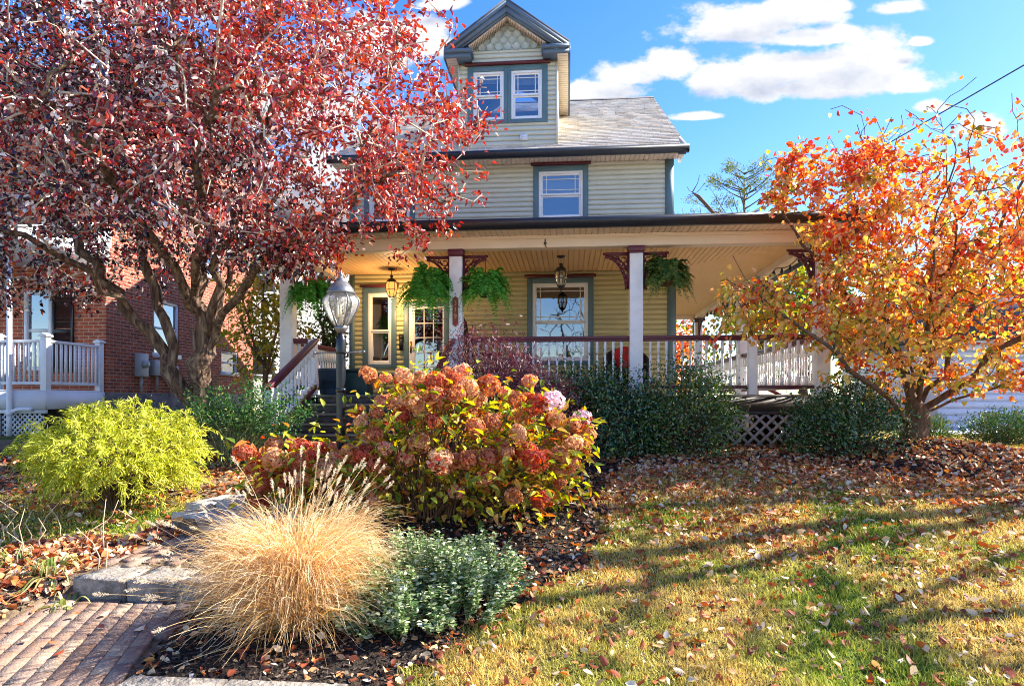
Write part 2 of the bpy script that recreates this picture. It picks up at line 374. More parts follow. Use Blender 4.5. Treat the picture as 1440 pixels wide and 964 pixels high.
# clouds: fixed directions in the sky, ragged by noise
def mth(op, a, b=None, c=None, clamp=False):
    n = N.new('ShaderNodeMath'); n.operation = op; n.use_clamp = clamp
    for i, v in enumerate((a, b, c)):
        if v is None: continue
        if isinstance(v, (int, float)): n.inputs[i].default_value = v
        else: L.new(v, n.inputs[i])
    return n.outputs[0]
tc = N.new('ShaderNodeTexCoord'); sx = N.new('ShaderNodeSeparateXYZ'); L.new(tc.outputs['Generated'], sx.inputs[0])
ay = mth('MAXIMUM', mth('ABSOLUTE', sx.outputs[1]), .05)
u0, v0 = mth('DIVIDE', sx.outputs[0], ay), mth('DIVIDE', sx.outputs[2], ay)
cloudlist = [(-.50,.47,.20,.075),(-.33,.36,.16,.06),(-.72,.30,.22,.07),(-.30,.56,.12,.05),(-.62,.66,.2,.06),(-.9,.45,.18,.06),(0.441, 0.509, 0.069, 0.044), (0.312, 0.49, 0.106, 0.044), (0.228, 0.486, 0.053, 0.027), (0.385, 0.468, 0.167, 0.029), (0.497, 0.466, 0.044, 0.024), (0.26, 0.565, 0.111, 0.038), (0.344, 0.578, 0.078, 0.038), (0.375, 0.541, 0.089, 0.022), (0.405, 0.587, 0.027, 0.018), (0.159, 0.504, 0.047, 0.031), (0.1, 0.496, 0.069, 0.027), (0.054, 0.472, 0.083, 0.024), (0.196, 0.43, 0.042, 0.008), (0.522, 0.528, 0.019, 0.009), (-0.201, 0.626, 0.042, 0.018), (0.612, 0.396, 0.038, 0.022), (0.537, 0.432, 0.024, 0.013), (0.492, 0.58, 0.044, 0.016), (-0.269, 0.702, 0.167, 0.056), (0.001, 0.753, 0.178, 0.056),(1.4,.6,.3,.08),(.5,.95,.25,.06)]
def density(du, dv):
    u, v = mth('ADD', u0, du), mth('ADD', v0, dv)
    cv = N.new('ShaderNodeCombineXYZ'); L.new(u, cv.inputs[0]); L.new(mth('MULTIPLY', v, 1.5), cv.inputs[1]); cv.inputs[2].default_value = 3.7
    n1 = N.new('ShaderNodeTexNoise'); n1.inputs['Scale'].default_value = 13; n1.inputs['Detail'].default_value = 9; n1.inputs['Roughness'].default_value = .61
    L.new(cv.outputs[0], n1.inputs['Vector'])
    best = None
    for cu, cvv, a, b in cloudlist:
        x = mth('MULTIPLY', mth('SUBTRACT', u, cu), 1/a); yv = mth('SUBTRACT', v, cvv)
        y = mth('MULTIPLY', mth('MAXIMUM', mth('MULTIPLY', yv, 1/b), mth('MULTIPLY', yv, -1.7/b)), 1.0)
        m = mth('SUBTRACT', 1.0, mth('SQRT', mth('ADD', mth('MULTIPLY', x, x), mth('MULTIPLY', y, y))))
        best = m if best is None else mth('SMOOTH_MAX', best, m, .08)
    return mth('ADD', best, mth('MULTIPLY', mth('SUBTRACT', n1.outputs['Fac'], .455), 2.4))
d0 = density(0.0, 0.0); d1 = density(.02, .028)
alpha = N.new('ShaderNodeMapRange'); alpha.interpolation_type = 'SMOOTHSTEP'; alpha.inputs[1].default_value = -.08; alpha.inputs[2].default_value = .42; L.new(d0, alpha.inputs[0])
shade = N.new('ShaderNodeMapRange'); shade.inputs[1].default_value = .3; shade.inputs[2].default_value = 1.25; L.new(d1, shade.inputs[0])
cr = N.new('ShaderNodeValToRGB'); cr.color_ramp.elements[0].color = (1,1,1,1); cr.color_ramp.elements[1].color = (.60,.64,.75,1); L.new(shade.outputs[0], cr.inputs[0])
bg2 = N.new('ShaderNodeBackground'); L.new(cr.outputs[0], bg2.inputs[0]); bg2.inputs[1].default_value = .31
mxs = N.new('ShaderNodeMixShader'); L.new(mth('MULTIPLY', alpha.outputs[0], .97), mxs.inputs[0]); L.new(bg.outputs[0], mxs.inputs[1]); L.new(bg2.outputs[0], mxs.inputs[2])
L.new(mxs.outputs[0], N['World Output'].inputs[0])
W.cycles.sampling_method = 'MANUAL'; W.cycles.sample_map_resolution = 512
vs = S.view_settings; S.display_settings.display_device = 'sRGB'; vs.view_transform = 'Standard'; vs.look = 'None'; vs.exposure = 1.8; vs.gamma = 1
S.cycles.use_denoising = True; S.cycles.max_bounces = 8; S.cycles.transparent_max_bounces = 12; S.cycles.diffuse_bounces = 4
S.cycles.sample_clamp_indirect = 6; S.cycles.filter_width = 1.0
try: S.cycles.denoiser = 'OPENIMAGEDENOISE'; S.cycles.denoising_input_passes = 'RGB_ALBEDO_NORMAL'; S.cycles.denoising_prefilter = 'NONE'
except Exception: pass

# ------------------------------------------------------------------ ground
GY = np.array([-400,-10,2,3.3,4.5,6,7,8,9,10,14,40,1500]); GZ = np.array([-.3,-.12,-.03,.02,.17,.43,.60,.75,.83,.875,.93,1.0,1.0])
fy_ = np.linspace(-20, 60, 1601); fz_ = np.interp(fy_, GY, GZ); kk = np.ones(21)/21; fz_[12:-12] = np.convolve(fz_, kk, 'same')[12:-12]
TREE2 = (4.84, 9.46)
def g0(x, y):
    x = np.asarray(x, float); y = np.asarray(y, float)
    z = np.where((y > -19) & (y < 59), np.interp(y, fy_, fz_), np.interp(y, GY, GZ))
    near = np.exp(-((x/14)**2+((y-6)/10)**2))
    z = z+near*(.018*np.sin(1.7*x+.6*y)+.014*np.sin(2.9*y-1.3*x+1)+.008*np.sin(6.1*x+2)*np.sin(5.3*y))
    r2 = ((x-TREE2[0])/1.15)**2+((y-TREE2[1]+.25)/.85)**2
    return z+.17*np.exp(-r2*1.3)
# the path: centre line, half width and level in steps
PY = np.array([1.5,2.5,3.3,4.5,5.5,6.5,7.2,8.5]); PX = np.array([-2.6,-2.9,-3.12,-3.22,-3.0,-2.92,-2.9,-2.95]); PH = np.array([.75,.75,.72,.56,.5,.5,.55,.8])
def plevel(y):
    y = np.asarray(y, float)
    return np.where(y < 4.5, .02+(y-3.3)*.098, np.where(y < 5.55, .27+(y-4.5)*.09, np.where(y < 6.62, .52+(y-5.5)*.05, np.where(y < 7.15, .70, .77))))
def pdist(x, y): return np.abs(np.asarray(x)-np.interp(y, PY, PX))-np.interp(y, PY, PH)
def gz(x, y):
    z = g0(x, y); d = pdist(x, y); inp = (y > 1.5) & (y < 8.3)
    p = plevel(y)-.05
    w = np.clip(1-(d-.02)/.35, 0, 1); w = np.where(inp, w*w*(3-2*w), 0)
    return np.where(inp & (d < .02), np.minimum(p, p), z*(1-w)+np.minimum(z, p+.06)*w)
def grid_sheet(xs, ys, zf, keep=None):
    X, Y = np.meshgrid(xs, ys); Z = zf(X, Y); V = np.stack([X, Y, Z], -1).reshape(-1, 3); nx = len(xs)
    i, j = np.meshgrid(np.arange(len(ys)-1), np.arange(nx-1), indexing='ij'); a = (i*nx+j).ravel()
    F = np.stack([a, a+1, a+nx+1, a+nx], 1)
    if keep is not None:
        cx = V[F].mean(1); F = F[keep(cx[:,0], cx[:,1])]
        used, inv = np.unique(F, return_inverse=True); V = V[used]; F = inv.reshape(-1, 4)
    m = MB(); m.add(V, F); return m
def spaced(a, b, c, d, n1, st): return np.concatenate([a-np.geomspace(.3, a-c, n1)[::-1] if c < a else [], np.arange(a, b, st), b+np.geomspace(.3, d-b, n1)])

GSTRAW, GGREEN = (.36,.25,.085), (.13,.19,.022)
def groundmat():
    m, t, N, L, b = nt('lawn_soil')
    tc = N.new('ShaderNodeTexCoord')
    n = N.new('ShaderNodeTexNoise'); n.inputs['Scale'].default_value = .85; n.inputs['Detail'].default_value = 5; L.new(tc.outputs['Object'], n.inputs[0])
    r = ramp(N, [(.42, (.22,.16,.06)), (.62, (.085,.12,.02))]); L.new(n.outputs['Fac'], r.inputs[0])
    n2 = N.new('ShaderNodeTexNoise'); n2.inputs['Scale'].default_value = 45; n2.inputs['Detail'].default_value = 8; L.new(tc.outputs['Object'], n2.inputs[0])
    r2 = ramp(N, [(.35, (.35,.35,.35)), (.65, (1.2,1.2,1.2))]); L.new(n2.outputs['Fac'], r2.inputs[0])
    x = N.new('ShaderNodeMixRGB'); x.blend_type = 'MULTIPLY'; x.inputs[0].default_value = 1; L.new(r.outputs[0], x.inputs[1]); L.new(r2.outputs[0], x.inputs[2])
    L.new(x.outputs[0], b.inputs['Base Color']); b.inputs['Roughness'].default_value = .95; b.inputs['Specular IOR Level'].default_value = .1
    u = N.new('ShaderNodeBump'); u.inputs['Strength'].default_value = .7; u.inputs['Distance'].default_value = .03; L.new(n2.outputs['Fac'], u.inputs['Height']); L.new(u.outputs[0], b.inputs['Normal'])
    return m
M['lawn'] = groundmat()
M['mulch'] = mat('dark_mulch', (.032,.024,.019), .95, .1, .6, 40, bump=1, bscale=70, dirt=(.10,.07,.045), dscale=14, damt=.6)
M['dirt'] = mat('dry_leafy_soil', (.17,.12,.075), .95, .1, .5, 25, bump=1, bscale=60, dirt=(.05,.035,.025), dscale=3, damt=.8)
xs = spaced(-10, 10, -900, 900, 26, .1); ys = spaced(1.6, 13, -300, 1500, 26, .08)
setp(make('ground', grid_sheet(xs, ys, gz), M['lawn'], smooth=True), kind='structure')
BY = np.array([1,2.5,3.57,4.34,5.13,6.0,7.1,7.7,8.1]); BX = np.array([-1.6,-1.15,-.88,-.40,.15,.30,.4,.5,.7])
def xb(y): return np.interp(y, BY, BX)+.05*np.sin(9*np.asarray(y))+.03*np.sin(23*np.asarray(y))
def in_bed(x, y): return (x < xb(y)) & (x > np.interp(y, PY, PX)) & (pdist(x, y) > 0) & (y > 3.36) & (y < 8.2)
def hedge_front(x): return 8.15+.12*np.sin(3*x)+.05*np.sin(11*x)-.75*np.exp(-((x-4.9)/1.0)**2)
def in_hedge(x, y): return (x > -1.9) & (x < 6.1-.8*np.clip(y-9.3, 0, 1)) & (y > hedge_front(x)) & (y < np.where(x > 4.2, 10.25, 10.2)) & ~in_bed(x, y)
xs2 = np.arange(-3.6, 6.3, .05); ys2 = np.arange(3.2, 10.3, .05)
zz = lambda x, y: gz(x, y)+.012+.012*np.abs(np.sin(13*x+7*y)*np.sin(11*y-5*x))
setp(make('mulch_bed', grid_sheet(xs2, ys2, zz, lambda x, y: in_bed(x, y) | in_hedge(x, y)), M['mulch'], smooth=True), kind='structure')
def in_left(x, y):
    e = np.interp(y, PY, PX)-np.interp(y, PY, PH)
    dry = (x < -3.9) & (y > 5.25+.1*np.sin(4*x)) & (y < 6.6) & (x > -9)
    return (x < e) & (x > -9.5) & (y > 3.3) & (y < 10.5) & ~dry & (y < 8.6+.3*np.sin(x*2)+3*(x < -6))
setp(make('leafy_border', grid_sheet(np.arange(-9.6, -2.2, .06), np.arange(3.2, 11, .06), zz, in_left), M['dirt'], smooth=True), kind='structure')
M['pavement'] = mat('pale_bounce_paving', (.52,.49,.44), .9, .1, .12, 3, bump=.3, bscale=50, dirt=(.36,.33,.29), dscale=1.5, damt=.5)
M['street'] = mat('grey_bounce_street', (.34,.33,.32), .9, .1, .15, 2, bump=.4, bscale=60)
setp(make('bounce_sidewalk', grid_sheet(np.arange(-30, 30.1, .5), np.arange(-1.6, 1.45, .3), lambda x, y: gz(x, y)+.03), M['pavement']), kind='structure')  # unseen walk, added to bounce sunlight up onto the facade
setp(make('street', grid_sheet(np.arange(-40, 40.1, 1.), np.arange(-12, -1.9, .5), lambda x, y: gz(x, y)+.02), M['street']), kind='structure')  # unseen roadway, added as a second pale reflector for the porch fill
# brick paving: real bricks in running bond, rows along the path
bp = MB()
def brickrun(cx, cy, ang, w, y0, y1, zf, clip):
    c, s = math.cos(ang), math.sin(ang)
    for r in range(int(-w/.105), int(w/.105)+1):
        for k in range(int(y0/.21), int(y1/.21)+1):
            u = r*.105; v = k*.21+(r % 2)*.105
            x, y = cx+u*c-v*s, cy+u*s+v*c
            if not clip(x, y): continue
            a = ang+random.gauss(0, .007); z = random.gauss(0, .0015); h1, h2 = .0485, .1020
            q = [(-h1,-h2),(h1,-h2),(h1,h2),(-h1,h2)]; e = .0025
            ca, sa = math.cos(a), math.sin(a)
            sl3 = float(zf(y+.02)-zf(y-.02))/.04 if abs(float(zf(y+.02)-zf(y-.02))) < .02 else .09
            ring = lambda d, zz: [(x+(px-math.copysign(d, px))*ca-(py-math.copysign(d, py))*sa, y+(px-math.copysign(d, px))*sa+(py-math.copysign(d, py))*ca, zz+float(zf(y))+sl3*(px*sa+py*ca)) for px, py in q]
            bp.add(ring(0, z-.05)+ring(0, z-.006)+ring(e, z), [(0,1,5,4),(1,2,6,5),(2,3,7,6),(3,0,4,7),(4,5,9,8),(5,6,10,9),(6,7,11,10),(7,4,8,11),(8,9,10,11)])
brickrun(-3.1, 3.4, .30, 1.6, -1.6, 2.0, plevel, lambda x, y: 1.7 < y < 4.44 and x < np.interp(y, [1.5,3.35,4.5], [-1.95,-2.47,-2.74]) and x > np.interp(y, [1.5,3.98,4.5], [-4.6,-4.0,-3.72]))
brickrun(-3.0, 5.0, -.12, .8, -.8, .8, plevel, lambda x, y: 4.83 < y < 5.56 and abs(x-np.interp(y, PY, PX)) < .56)
setp(make('brick_path', bp, M['paver']), kind='structure')
pb = grid_sheet(np.arange(-4.8, -1.9, .06), np.arange(1.6, 5.6, .06), lambda x, y: plevel(y)-.018, lambda x, y: np.where(y < 4.5, (x < np.interp(y, [1.5,3.35,4.5], [-1.92,-2.44,-2.70])) & (x > -4.7), np.abs(x-np.interp(y, PY, PX)) < .58))
setp(make('path_sand', pb, M['dirt']), kind='structure')

def rock(name, poly, z0, z1, label, cat='step', group=None, m=None, round_=.012, parent=None):
    """a slab with a worn, uneven outline"""
    n = len(poly); pts = []
    for i in range(n):
        a, b = np.array(poly[i], float), np.array(poly[(i+1) % n], float); k = max(2, int(np.linalg.norm(b-a)/.07))
        pts += [a+(b-a)*j/k+rng.normal(size=2)*.007 for j in range(k)]
    pts = np.array(pts); c = pts.mean(0); mb = MB(); n = len(pts); rings = []
    for f, z in ((.985, z0), (1.0, z0+(z1-z0)*.3), (1.0, z1-round_), (1-round_*.6, z1-.003), (.55, z1+.004), (.0, z1+.002)):
        p = c+(pts-c)*f; rings.append(np.column_stack([p, np.full(n, z)+(rng.normal(size=n)*.004 if f > .5 else 0)]))
    V = np.concatenate(rings); F = [(r*n+i, r*n+(i+1) % n, (r+1)*n+(i+1) % n, (r+1)*n+i) for r in range(5) for i in range(n)]
    mb.add(V, F)
    return thing(name, mb, m or M['stone'], (c[0], c[1], z0), label, cat, group)
rock('step_stone', [(-3.66,4.44),(-3.24,4.42),(-3.235,4.84),(-3.63,4.86)], .03, .272, 'rough grey block at the left end of the lowest garden step', 'step', 'blocks of the lowest garden step')
rock('step_stone', [(-3.22,4.42),(-2.84,4.425),(-2.84,4.84),(-3.215,4.84)], .03, .275, 'rough grey middle block of the lowest garden step above the brick paving', 'step', 'blocks of the lowest garden step')
rock('step_stone', [(-2.82,4.425),(-2.40,4.44),(-2.42,4.85),(-2.82,4.84)], .03, .272, 'rough grey step block half hidden by the tan ornamental grass', 'step', 'blocks of the lowest garden step')
rock('flagstone', [(-3.72,5.72),(-3.3,5.52),(-2.9,5.50),(-2.45,5.6),(-2.4,5.95),(-2.9,6.02),(-3.6,6.0)], .38, .53, 'dark edged flagstone forming the second garden step', 'step', 'flagstones of the garden steps', m=M['flag'])
rock('flagstone', [(-3.42,5.98),(-3.0,6.0),(-2.45,5.95),(-2.3,6.3),(-2.45,6.62),(-3.2,6.66),(-3.5,6.4)], .44, .60, 'wide pale flagstone in full sun behind the ornamental grass', 'step', 'flagstones of the garden steps', m=M['flag'])
rock('flagstone', [(-3.38,6.68),(-2.9,6.66),(-2.3,6.7),(-2.3,7.15),(-3.35,7.15)], .58, .745, 'small pale slab, topmost of the garden steps below the porch stairs', 'step', 'flagstones of the garden steps', m=M['flag'])
rock('flagstone', [(-3.75,6.0),(-3.5,5.98),(-3.46,6.35),(-3.42,6.62),(-3.7,6.55)], .46, .57, 'narrow flat stone beside the wide pale flagstone of the path', 'stone', 'flagstones of the garden steps', m=M['flag'])
cb = MB()
for x0, x1 in ((-2.42,-1.86),(-1.85,-1.18)):
    q = MB(); q.box(x0, x1, 3.18, 3.375, -.05, .062); 
    thing('edging_stone', q, M['stone'], ((x0+x1)/2, 3.28, -.05), 'low grey edging stone at the front of the mulch bed, %s' % ('next to the brick path' if x0 < -2 else 'farther from the brick path'), 'edging stone', 'edging stones at the front of the mulch bed', bevel=.012)

# ------------------------------------------------------------------ the house
HB = (-1.2, 9.9, .85)
house = empty('house', HB, 'sage green wooden house with dormer, slate blue trim and a wraparound porch', 'house')
H = lambda name, mb, m, **k: make(name, mb, m, k.pop('parent', house), **k)
WY = 12.4
def siding(mb, x0, x1, z0, z1, y, holes=(), ex=.095, lip=.014):
    """clapboards facing -y: slanting courses with a shadow lip, cut round the openings"""
    k = 0
    z = z0
    while z < z1-1e-6:
        zt = min(z+ex, z1); segs = [(x0, x1)]
        for hx0, hx1, hz0, hz1 in holes:
            if hz0 < zt-.01 and hz1 > z+.01:
                segs = [s for a, b in segs for s in ((a, min(b, hx0)), (max(a, hx1), b)) if s[1]-s[0] > .004]
        for a, b in segs:
            zs = z+.011; mb.add([(a,y-lip,zs),(b,y-lip,zs),(b,y-lip+.009,zt),(a,y-lip+.009,zt),(a,y+.012,zs),(b,y+.012,zs),(a,y+.012,zt),(b,y+.012,zt)], [(0,1,2,3),(4,5,1,0),(3,2,7,6)])
            mb.add([(a,y+.0125,z-.003),(b,y+.0125,z-.003),(b,y+.0125,zs+.003),(a,y+.0125,zs+.003)], [(0,1,2,3)])
        z = zt
def backing(mb, x0, x1, z0, z1, y, holes, t=.12):
    xs = sorted({x0, x1, *[h[0] for h in holes], *[h[1] for h in holes]}); zs = sorted({z0, z1, *[h[2] for h in holes], *[h[3] for h in holes]})
    for a, b in zip(xs[:-1], xs[1:]):
        for c, d in zip(zs[:-1], zs[1:]):
            mx, mz = (a+b)/2, (c+d)/2
            if not (x0 < mx < x1 and z0 < mz < z1) or any(h[0] < mx < h[1] and h[2] < mz < h[3] for h in holes): continue
            mb.add([(a,y+.004,c),(b,y+.004,c),(b,y+.004,d),(a,y+.004,d)], [(0,1,2,3)])
            # reveals
            for h in holes:
                pass
    for a, b, c, d in holes:
        for q in ([(a,y,c),(a,y+t,c),(a,y+t,d),(a,y,d)], [(b,y,c),(b,y,d),(b,y+t,d),(b,y+t,c)], [(a,y,d),(a,y+t,d),(b,y+t,d),(b,y,d)], [(a,y,c),(b,y,c),(b,y+t,c),(a,y+t,c)]): mb.add(q, [(0,1,2,3)])
wins = dict(w2r=(-.67,.39,5.0,6.09), w2l=(-4.03,-3.0,5.0,6.09), w1r=(-.79,.49,2.25,3.93), w1l=(-4.05,-3.37,2.2,3.79), door=(-3.23,-2.32,1.66,3.5))
wl = MB(); holes = [(a+.09, b-.09, c+.09, d-.09) for k, (a, b, c, d) in wins.items() if k != 'door']+[(-3.14,-2.41,1.66,3.42)]
siding(wl, -4.30, 1.98, 4.55, 6.2, WY, holes); backing(wl, -4.32, 2.0, 4.55, 6.2, WY+.01, holes[:2]); H('upper_wall', wl, M['siding'])
wl = MB(); siding(wl, -4.30, 1.98, 1.50, 4.54, WY, holes); backing(wl, -4.32, 2.0, 1.2, 4.549, WY+.01, holes[2:]); H('front_wall', wl, M['siding_warm'])
sw = MB(); sw.box(1.88, 2.0, 12.53, 20.5, 1.2, 6.2); sw.prism([(12.53,6.2),(20.5,6.2),(16.5,9.0)], 'x', 1.88, 2.0); H('side_wall', sw, M['siding'])
sw = MB(); sw.box(-4.32, -4.2, 12.53, 20.5, 1.2, 6.2); sw.prism([(12.53,6.2),(20.5,6.2),(16.5,9.0)], 'x', -4.32, -4.2); H('side_wall', sw, M['siding'])
sw = MB(); sw.box(-4.2, 1.88, 20.38, 20.5, 1.2, 6.2); H('rear_wall', sw, M['siding'])
sw = MB(); sw.box(-4.19, 1.87, 12.56, 20.37, 1.4, 1.5); sw.box(-4.19, 1.87, 12.56, 20.37, 4.5, 4.6); sw.box(-4.19,1.87,15.3,15.36,1.5,6.2); H('interior_floor', sw, M['dark'])
fd = MB(); fd.box(-4.28, 1.96, 12.42, 20.45, .5, 1.2); H('foundation', fd, M['fstone'])
cb = MB(); cb.box(1.84, 2.003, WY-.03, WY+.1, 4.75, 6.19); H('corner_board', cb, M['teal'])
cb = MB(); cb.box(1.88, 2.043, WY-.031, WY+.1, 1.66, 4.05); H('corner_board', cb, M['teal'])
cb = MB(); cb.box(-4.325, -4.18, WY-.03, WY+.1, 4.75, 6.19); H('corner_board', cb, M['teal'])
cb = MB(); cb.box(-4.325, -4.22, WY-.031, WY+.1, 1.66, 4.05); H('corner_board', cb, M['teal'])

def window(x0, x1, z0, z1, y, meet=.5, prairie=True, cl=.105, cr=.105, head=True, lights='prairie', blind=0, sill=True):
    c = MB(); ct = cl if cl > .08 else .105; hi = .105
    c.box(x0, x0+cl, y-.03, y+.02, z0, z1); c.box(x1-cr, x1, y-.03, y+.02, z0, z1)
    c.box(x0+cl, x1-cr, y-.032, y+.02, z1-hi, z1); c.box(x0+cl, x1-cr, y-.032, y+.02, z0, z0+.075)
    w = H('window', c, M['teal'], bevel=.003)
    if head:
        k = MB(); k.prism([(y-.10,z1+.005),(y-.085,z1+.035),(y-.06,z1+.06),(y+.01,z1+.062),(y+.01,z1+.005)], 'x', x0-.045, x1+.045); H('head_cap', k, M['maroon'], parent=w)
    a, b, e, f = x0+cl, x1-cr, z0+.075, z1-hi; t = .045
    k = MB(); k.box(a, a+t, y-.012, y+.08, e, f); k.box(b-t, b, y-.012, y+.08, e, f); k.box(a+t, b-t, y-.0125, y+.08, f-t, f); k.box(a+t, b-t, y-.0125, y+.08, e, e+t)
    H('frame', k, M['vinyl'], parent=w, bevel=.003)
    a, b, e, f = a+t, b-t, e+t, f-t; zm = e+(f-e)*meet; s = .032
    for (u, v, yy, up) in ((zm, f, y+.012, True), (e, zm, y+.04, False)):
        k = MB(); k.box(a, a+s, yy, yy+.024, u, v); k.box(b-s, b, yy, yy+.024, u, v); k.box(a+s, b-s, yy+.0005, yy+.024, v-s, v); k.box(a+s, b-s, yy-.002, yy+.024, u, u+s*1.1)
        H('sash', k, M['vinyl'], parent=w, bevel=.002)
        p = MB(); p.add([(a+s,yy+.012,u+s),(b-s,yy+.012,u+s),(b-s,yy+.012,v-s),(a+s,yy+.012,v-s)], [(0,1,2,3)]); H('pane', p, M['glass'], parent=w)
        if up and lights == 'prairie':
            g = MB(); o = min(.115, (b-a)*.17); gw = .008
            for x in (a+s+o*.62, b-s-o*.62): g.box(x-gw, x+gw, yy+.002, yy+.011, u+s, v-s)
            for z in (u+s+o*.62, v-s-o*.62): g.box(a+s, b-s, yy+.003, yy+.010, z-gw, z+gw)
            H('muntins', g, M['vinyl'], parent=w)
    if blind:
        k = MB(); zt = f-.01; zb = f-(f-e)*blind; n = max(3, int((zt-zb)/.03))
        for i in range(n):
            z = zt-i*(zt-zb)/n; k.add([(a+.01,y+.10,z),(b-.01,y+.10,z),(b-.01,y+.118,z-.026),(a+.01,y+.118,z-.026)], [(0,1,2,3)])
        H('blind', k, M['blind'], parent=w)
    return w
window(*wins['w2r'], WY, .5, blind=.55); window(*wins['w2l'], WY, .5, blind=.3)
window(*wins['w1r'], WY, .5); window(*wins['w1l'], WY, .46, lights='none')
# front door
x0, x1, z0, z1 = wins['door']
dc = MB(); dc.box(x0, x0+.1, WY-.034, WY+.02, z0, z1); dc.box(x1-.1, x1, WY-.034, WY+.02, z0, z1); dc.box(x0+.1, x1-.1, WY-.036, WY+.02, z1-.09, z1)
door = H('front_door', dc, M['teal'], bevel=.003)
a, b = x0+.1, x1-.1; k = MB(); gx0, gx1, gz0, gz1 = a+.125, b-.03, 1.95, 3.36
k.box(a, gx0, WY-.01, WY+.035, z0, z1-.09); k.box(gx1, b, WY-.01, WY+.035, z0, z1-.09); k.box(gx0, gx1, WY-.0105, WY+.035, gz1, z1-.09); k.box(gx0, gx1, WY-.0105, WY+.035, z0, gz0)
H('leaf', k, M['white'], parent=door, bevel=.003)
p = MB(); p.add([(gx0,WY+.012,gz0),(gx1,WY+.012,gz0),(gx1,WY+.012,gz1),(gx0,WY+.012,gz1)], [(0,1,2,3)]); H('pane', p, M['glass'], parent=door)
g = MB()
for i in (1, 2): x = gx0+(gx1-gx0)*i/3; g.box(x-.009, x+.009, WY-.004, WY+.008, gz0, gz1)
for i in range(1, 5): z = gz0+(gz1-gz0)*i/5; g.box(gx0, gx1, WY-.003, WY+.007, z-.009, z+.009)
H('muntins', g, M['white'], parent=door)
k = MB(); k.box(a+.03, a+.065, WY-.022, WY-.0102, 2.50, 2.72); k.tube([(a+.047,WY-.02,2.60),(a+.047,WY-.055,2.60)], .011, 8); k.tube([(a+.045,WY-.055,2.60),(a+.12,WY-.055,2.595)], .009, 8); H('handle', k, M['brass'], parent=door)
k = MB(); k.prism([(-.11,0),(.11,0),(.11,.2),(-.11,.2)], 'y', 0, .07)
mbx = MB(); mbx.box(-3.30,-3.235,WY-.085,WY-.036,2.55,2.83); mbx.prism([(WY-.1,2.80),(WY-.036,2.87),(WY-.036,2.83),(WY-.1,2.785)], 'x', -3.31, -3.225)
thing('mailbox', mbx, M['black'], (-3.265, WY-.06, 2.55), 'small black mailbox on the wall beside the front door', 'mailbox')

# main roof: separate weathered shingles on a deck
E0, Z0, R0, ZR = 11.97, 6.235, 16.6, 9.28; sl_ = math.hypot(R0-E0, ZR-Z0); cy, cz = (R0-E0)/sl_, (ZR-Z0)/sl_; ny, nz = -cz, cy
rf = MB(); rf.add([(-4.52,E0,Z0-.03),(2.16,E0,Z0-.03),(2.16,R0,ZR-.03),(-4.52,R0,ZR-.03),(-4.52,21.2,Z0-.03),(2.16,21.2,Z0-.03)], [(0,1,2,3),(3,2,5,4)])
rf.prism([(E0,Z0-.16),(E0,Z0-.031),(R0,ZR-.031),(R0,ZR-.16)], 'x', 2.02, 2.155); rf.prism([(21.2,Z0-.16),(21.2,Z0-.031),(R0,ZR-.031),(R0,ZR-.16)], 'x', 2.02, 2.155)
main_roof = H('roof', rf, M['slate'])
sh = MB(); ex = .135; n = int(sl_/ex)
for r in range(n+1):
    d0_ = r*ex; x = -4.54-random.random()*.25
    while x < 2.17:
        w = random.uniform(.17,.36); a, b = max(x, -4.54)+.003, min(x+w, 2.18)-.003; x += w
        if b-a < .03: continue
        d = d0_+random.gauss(0, .005); l = min(.19, sl_-d+.02); th = .006+random.random()*.005
        P = lambda u, dd, h: (u, E0+cy*dd+ny*h, Z0+cz*dd+nz*h)
        sh.add([P(a,d,0),P(b,d,0),P(b,d,th),P(a,d,th),P(b,d+l,.002),P(a,d+l,.002)], [(0,1,2,3),(3,2,4,5),(0,3,5,0)[:3]+(0,),(1,4,2,1)[:3]+(1,)][:2])
H('shingles', sh, M['shingle'], parent=main_roof)
k = MB(); k.prism([(R0-.12,ZR-.06),(R0,ZR+.035),(R0+.12,ZR-.06)], 'x', -4.54, 2.17); H('ridge_cap', k, M['roofgrey'], parent=main_roof)
# upper eave: gutter, soffit, frieze
def gutter(x0, x1, y, z, h=.125, d=.12):
    g = MB(); g.prism([(y,z),(y-d*.55,z),(y-d*.75,z+h*.35),(y-d*.95,z+h*.5),(y-d,z+h),(y-d+.012,z+h),(y-d+.02,z+h*.55),(y-.01,z+.012),(y-.01,z+h),(y,z+h)], 'x', x0, x1)
    for x in (x0, x1): g.box(x-.003, x+.003, y-d*.8, y, z, z+h*.9)
    return g
H('upper_gutter', gutter(-4.6, 2.2, 11.97, 6.10), M['gutter'])
def boards(mb, rects, pitch=.09, g=.016, dep=.016):
    """bead boards seen from below with sunk joints; rects = (u0, u1, v0(u), v1(u), z, alongY)"""
    for u0, u1, f0, f1, z, along in rects:
        k = int(round((u1-u0)/pitch))
        for i in range(k):
            a, b = u0+i*pitch, u0+(i+1)*pitch; q = [(a+g/2, z), (b-g/2, z), (b, z+dep), (b+g/2, z)]
            for (p, zp), (r, zr) in zip(q[:-1], q[1:]):
                A = [(p, f0(p), zp), (p, f1(p), zp), (r, f1(r), zr), (r, f0(r), zr)]
                if A[1][1]-A[0][1] < .005: continue
                if not along: A = [(y, x, zz) for x, y, zz in A]
                mb.add(A, [(0,1,2,3)])
c_ = lambda v: (lambda u: v)
k = MB(); boards(k, [(-4.6, 2.12, c_(11.93), c_(12.385), 6.145, True)]); H('eave_soffit', k, M['cream'])
k = MB(); k.prism([(11.9,6.15),(11.9,6.235),(12.6,6.66),(12.6,6.15)], 'x', 2.125, 2.158); H('eave_return', k, M['cream'])

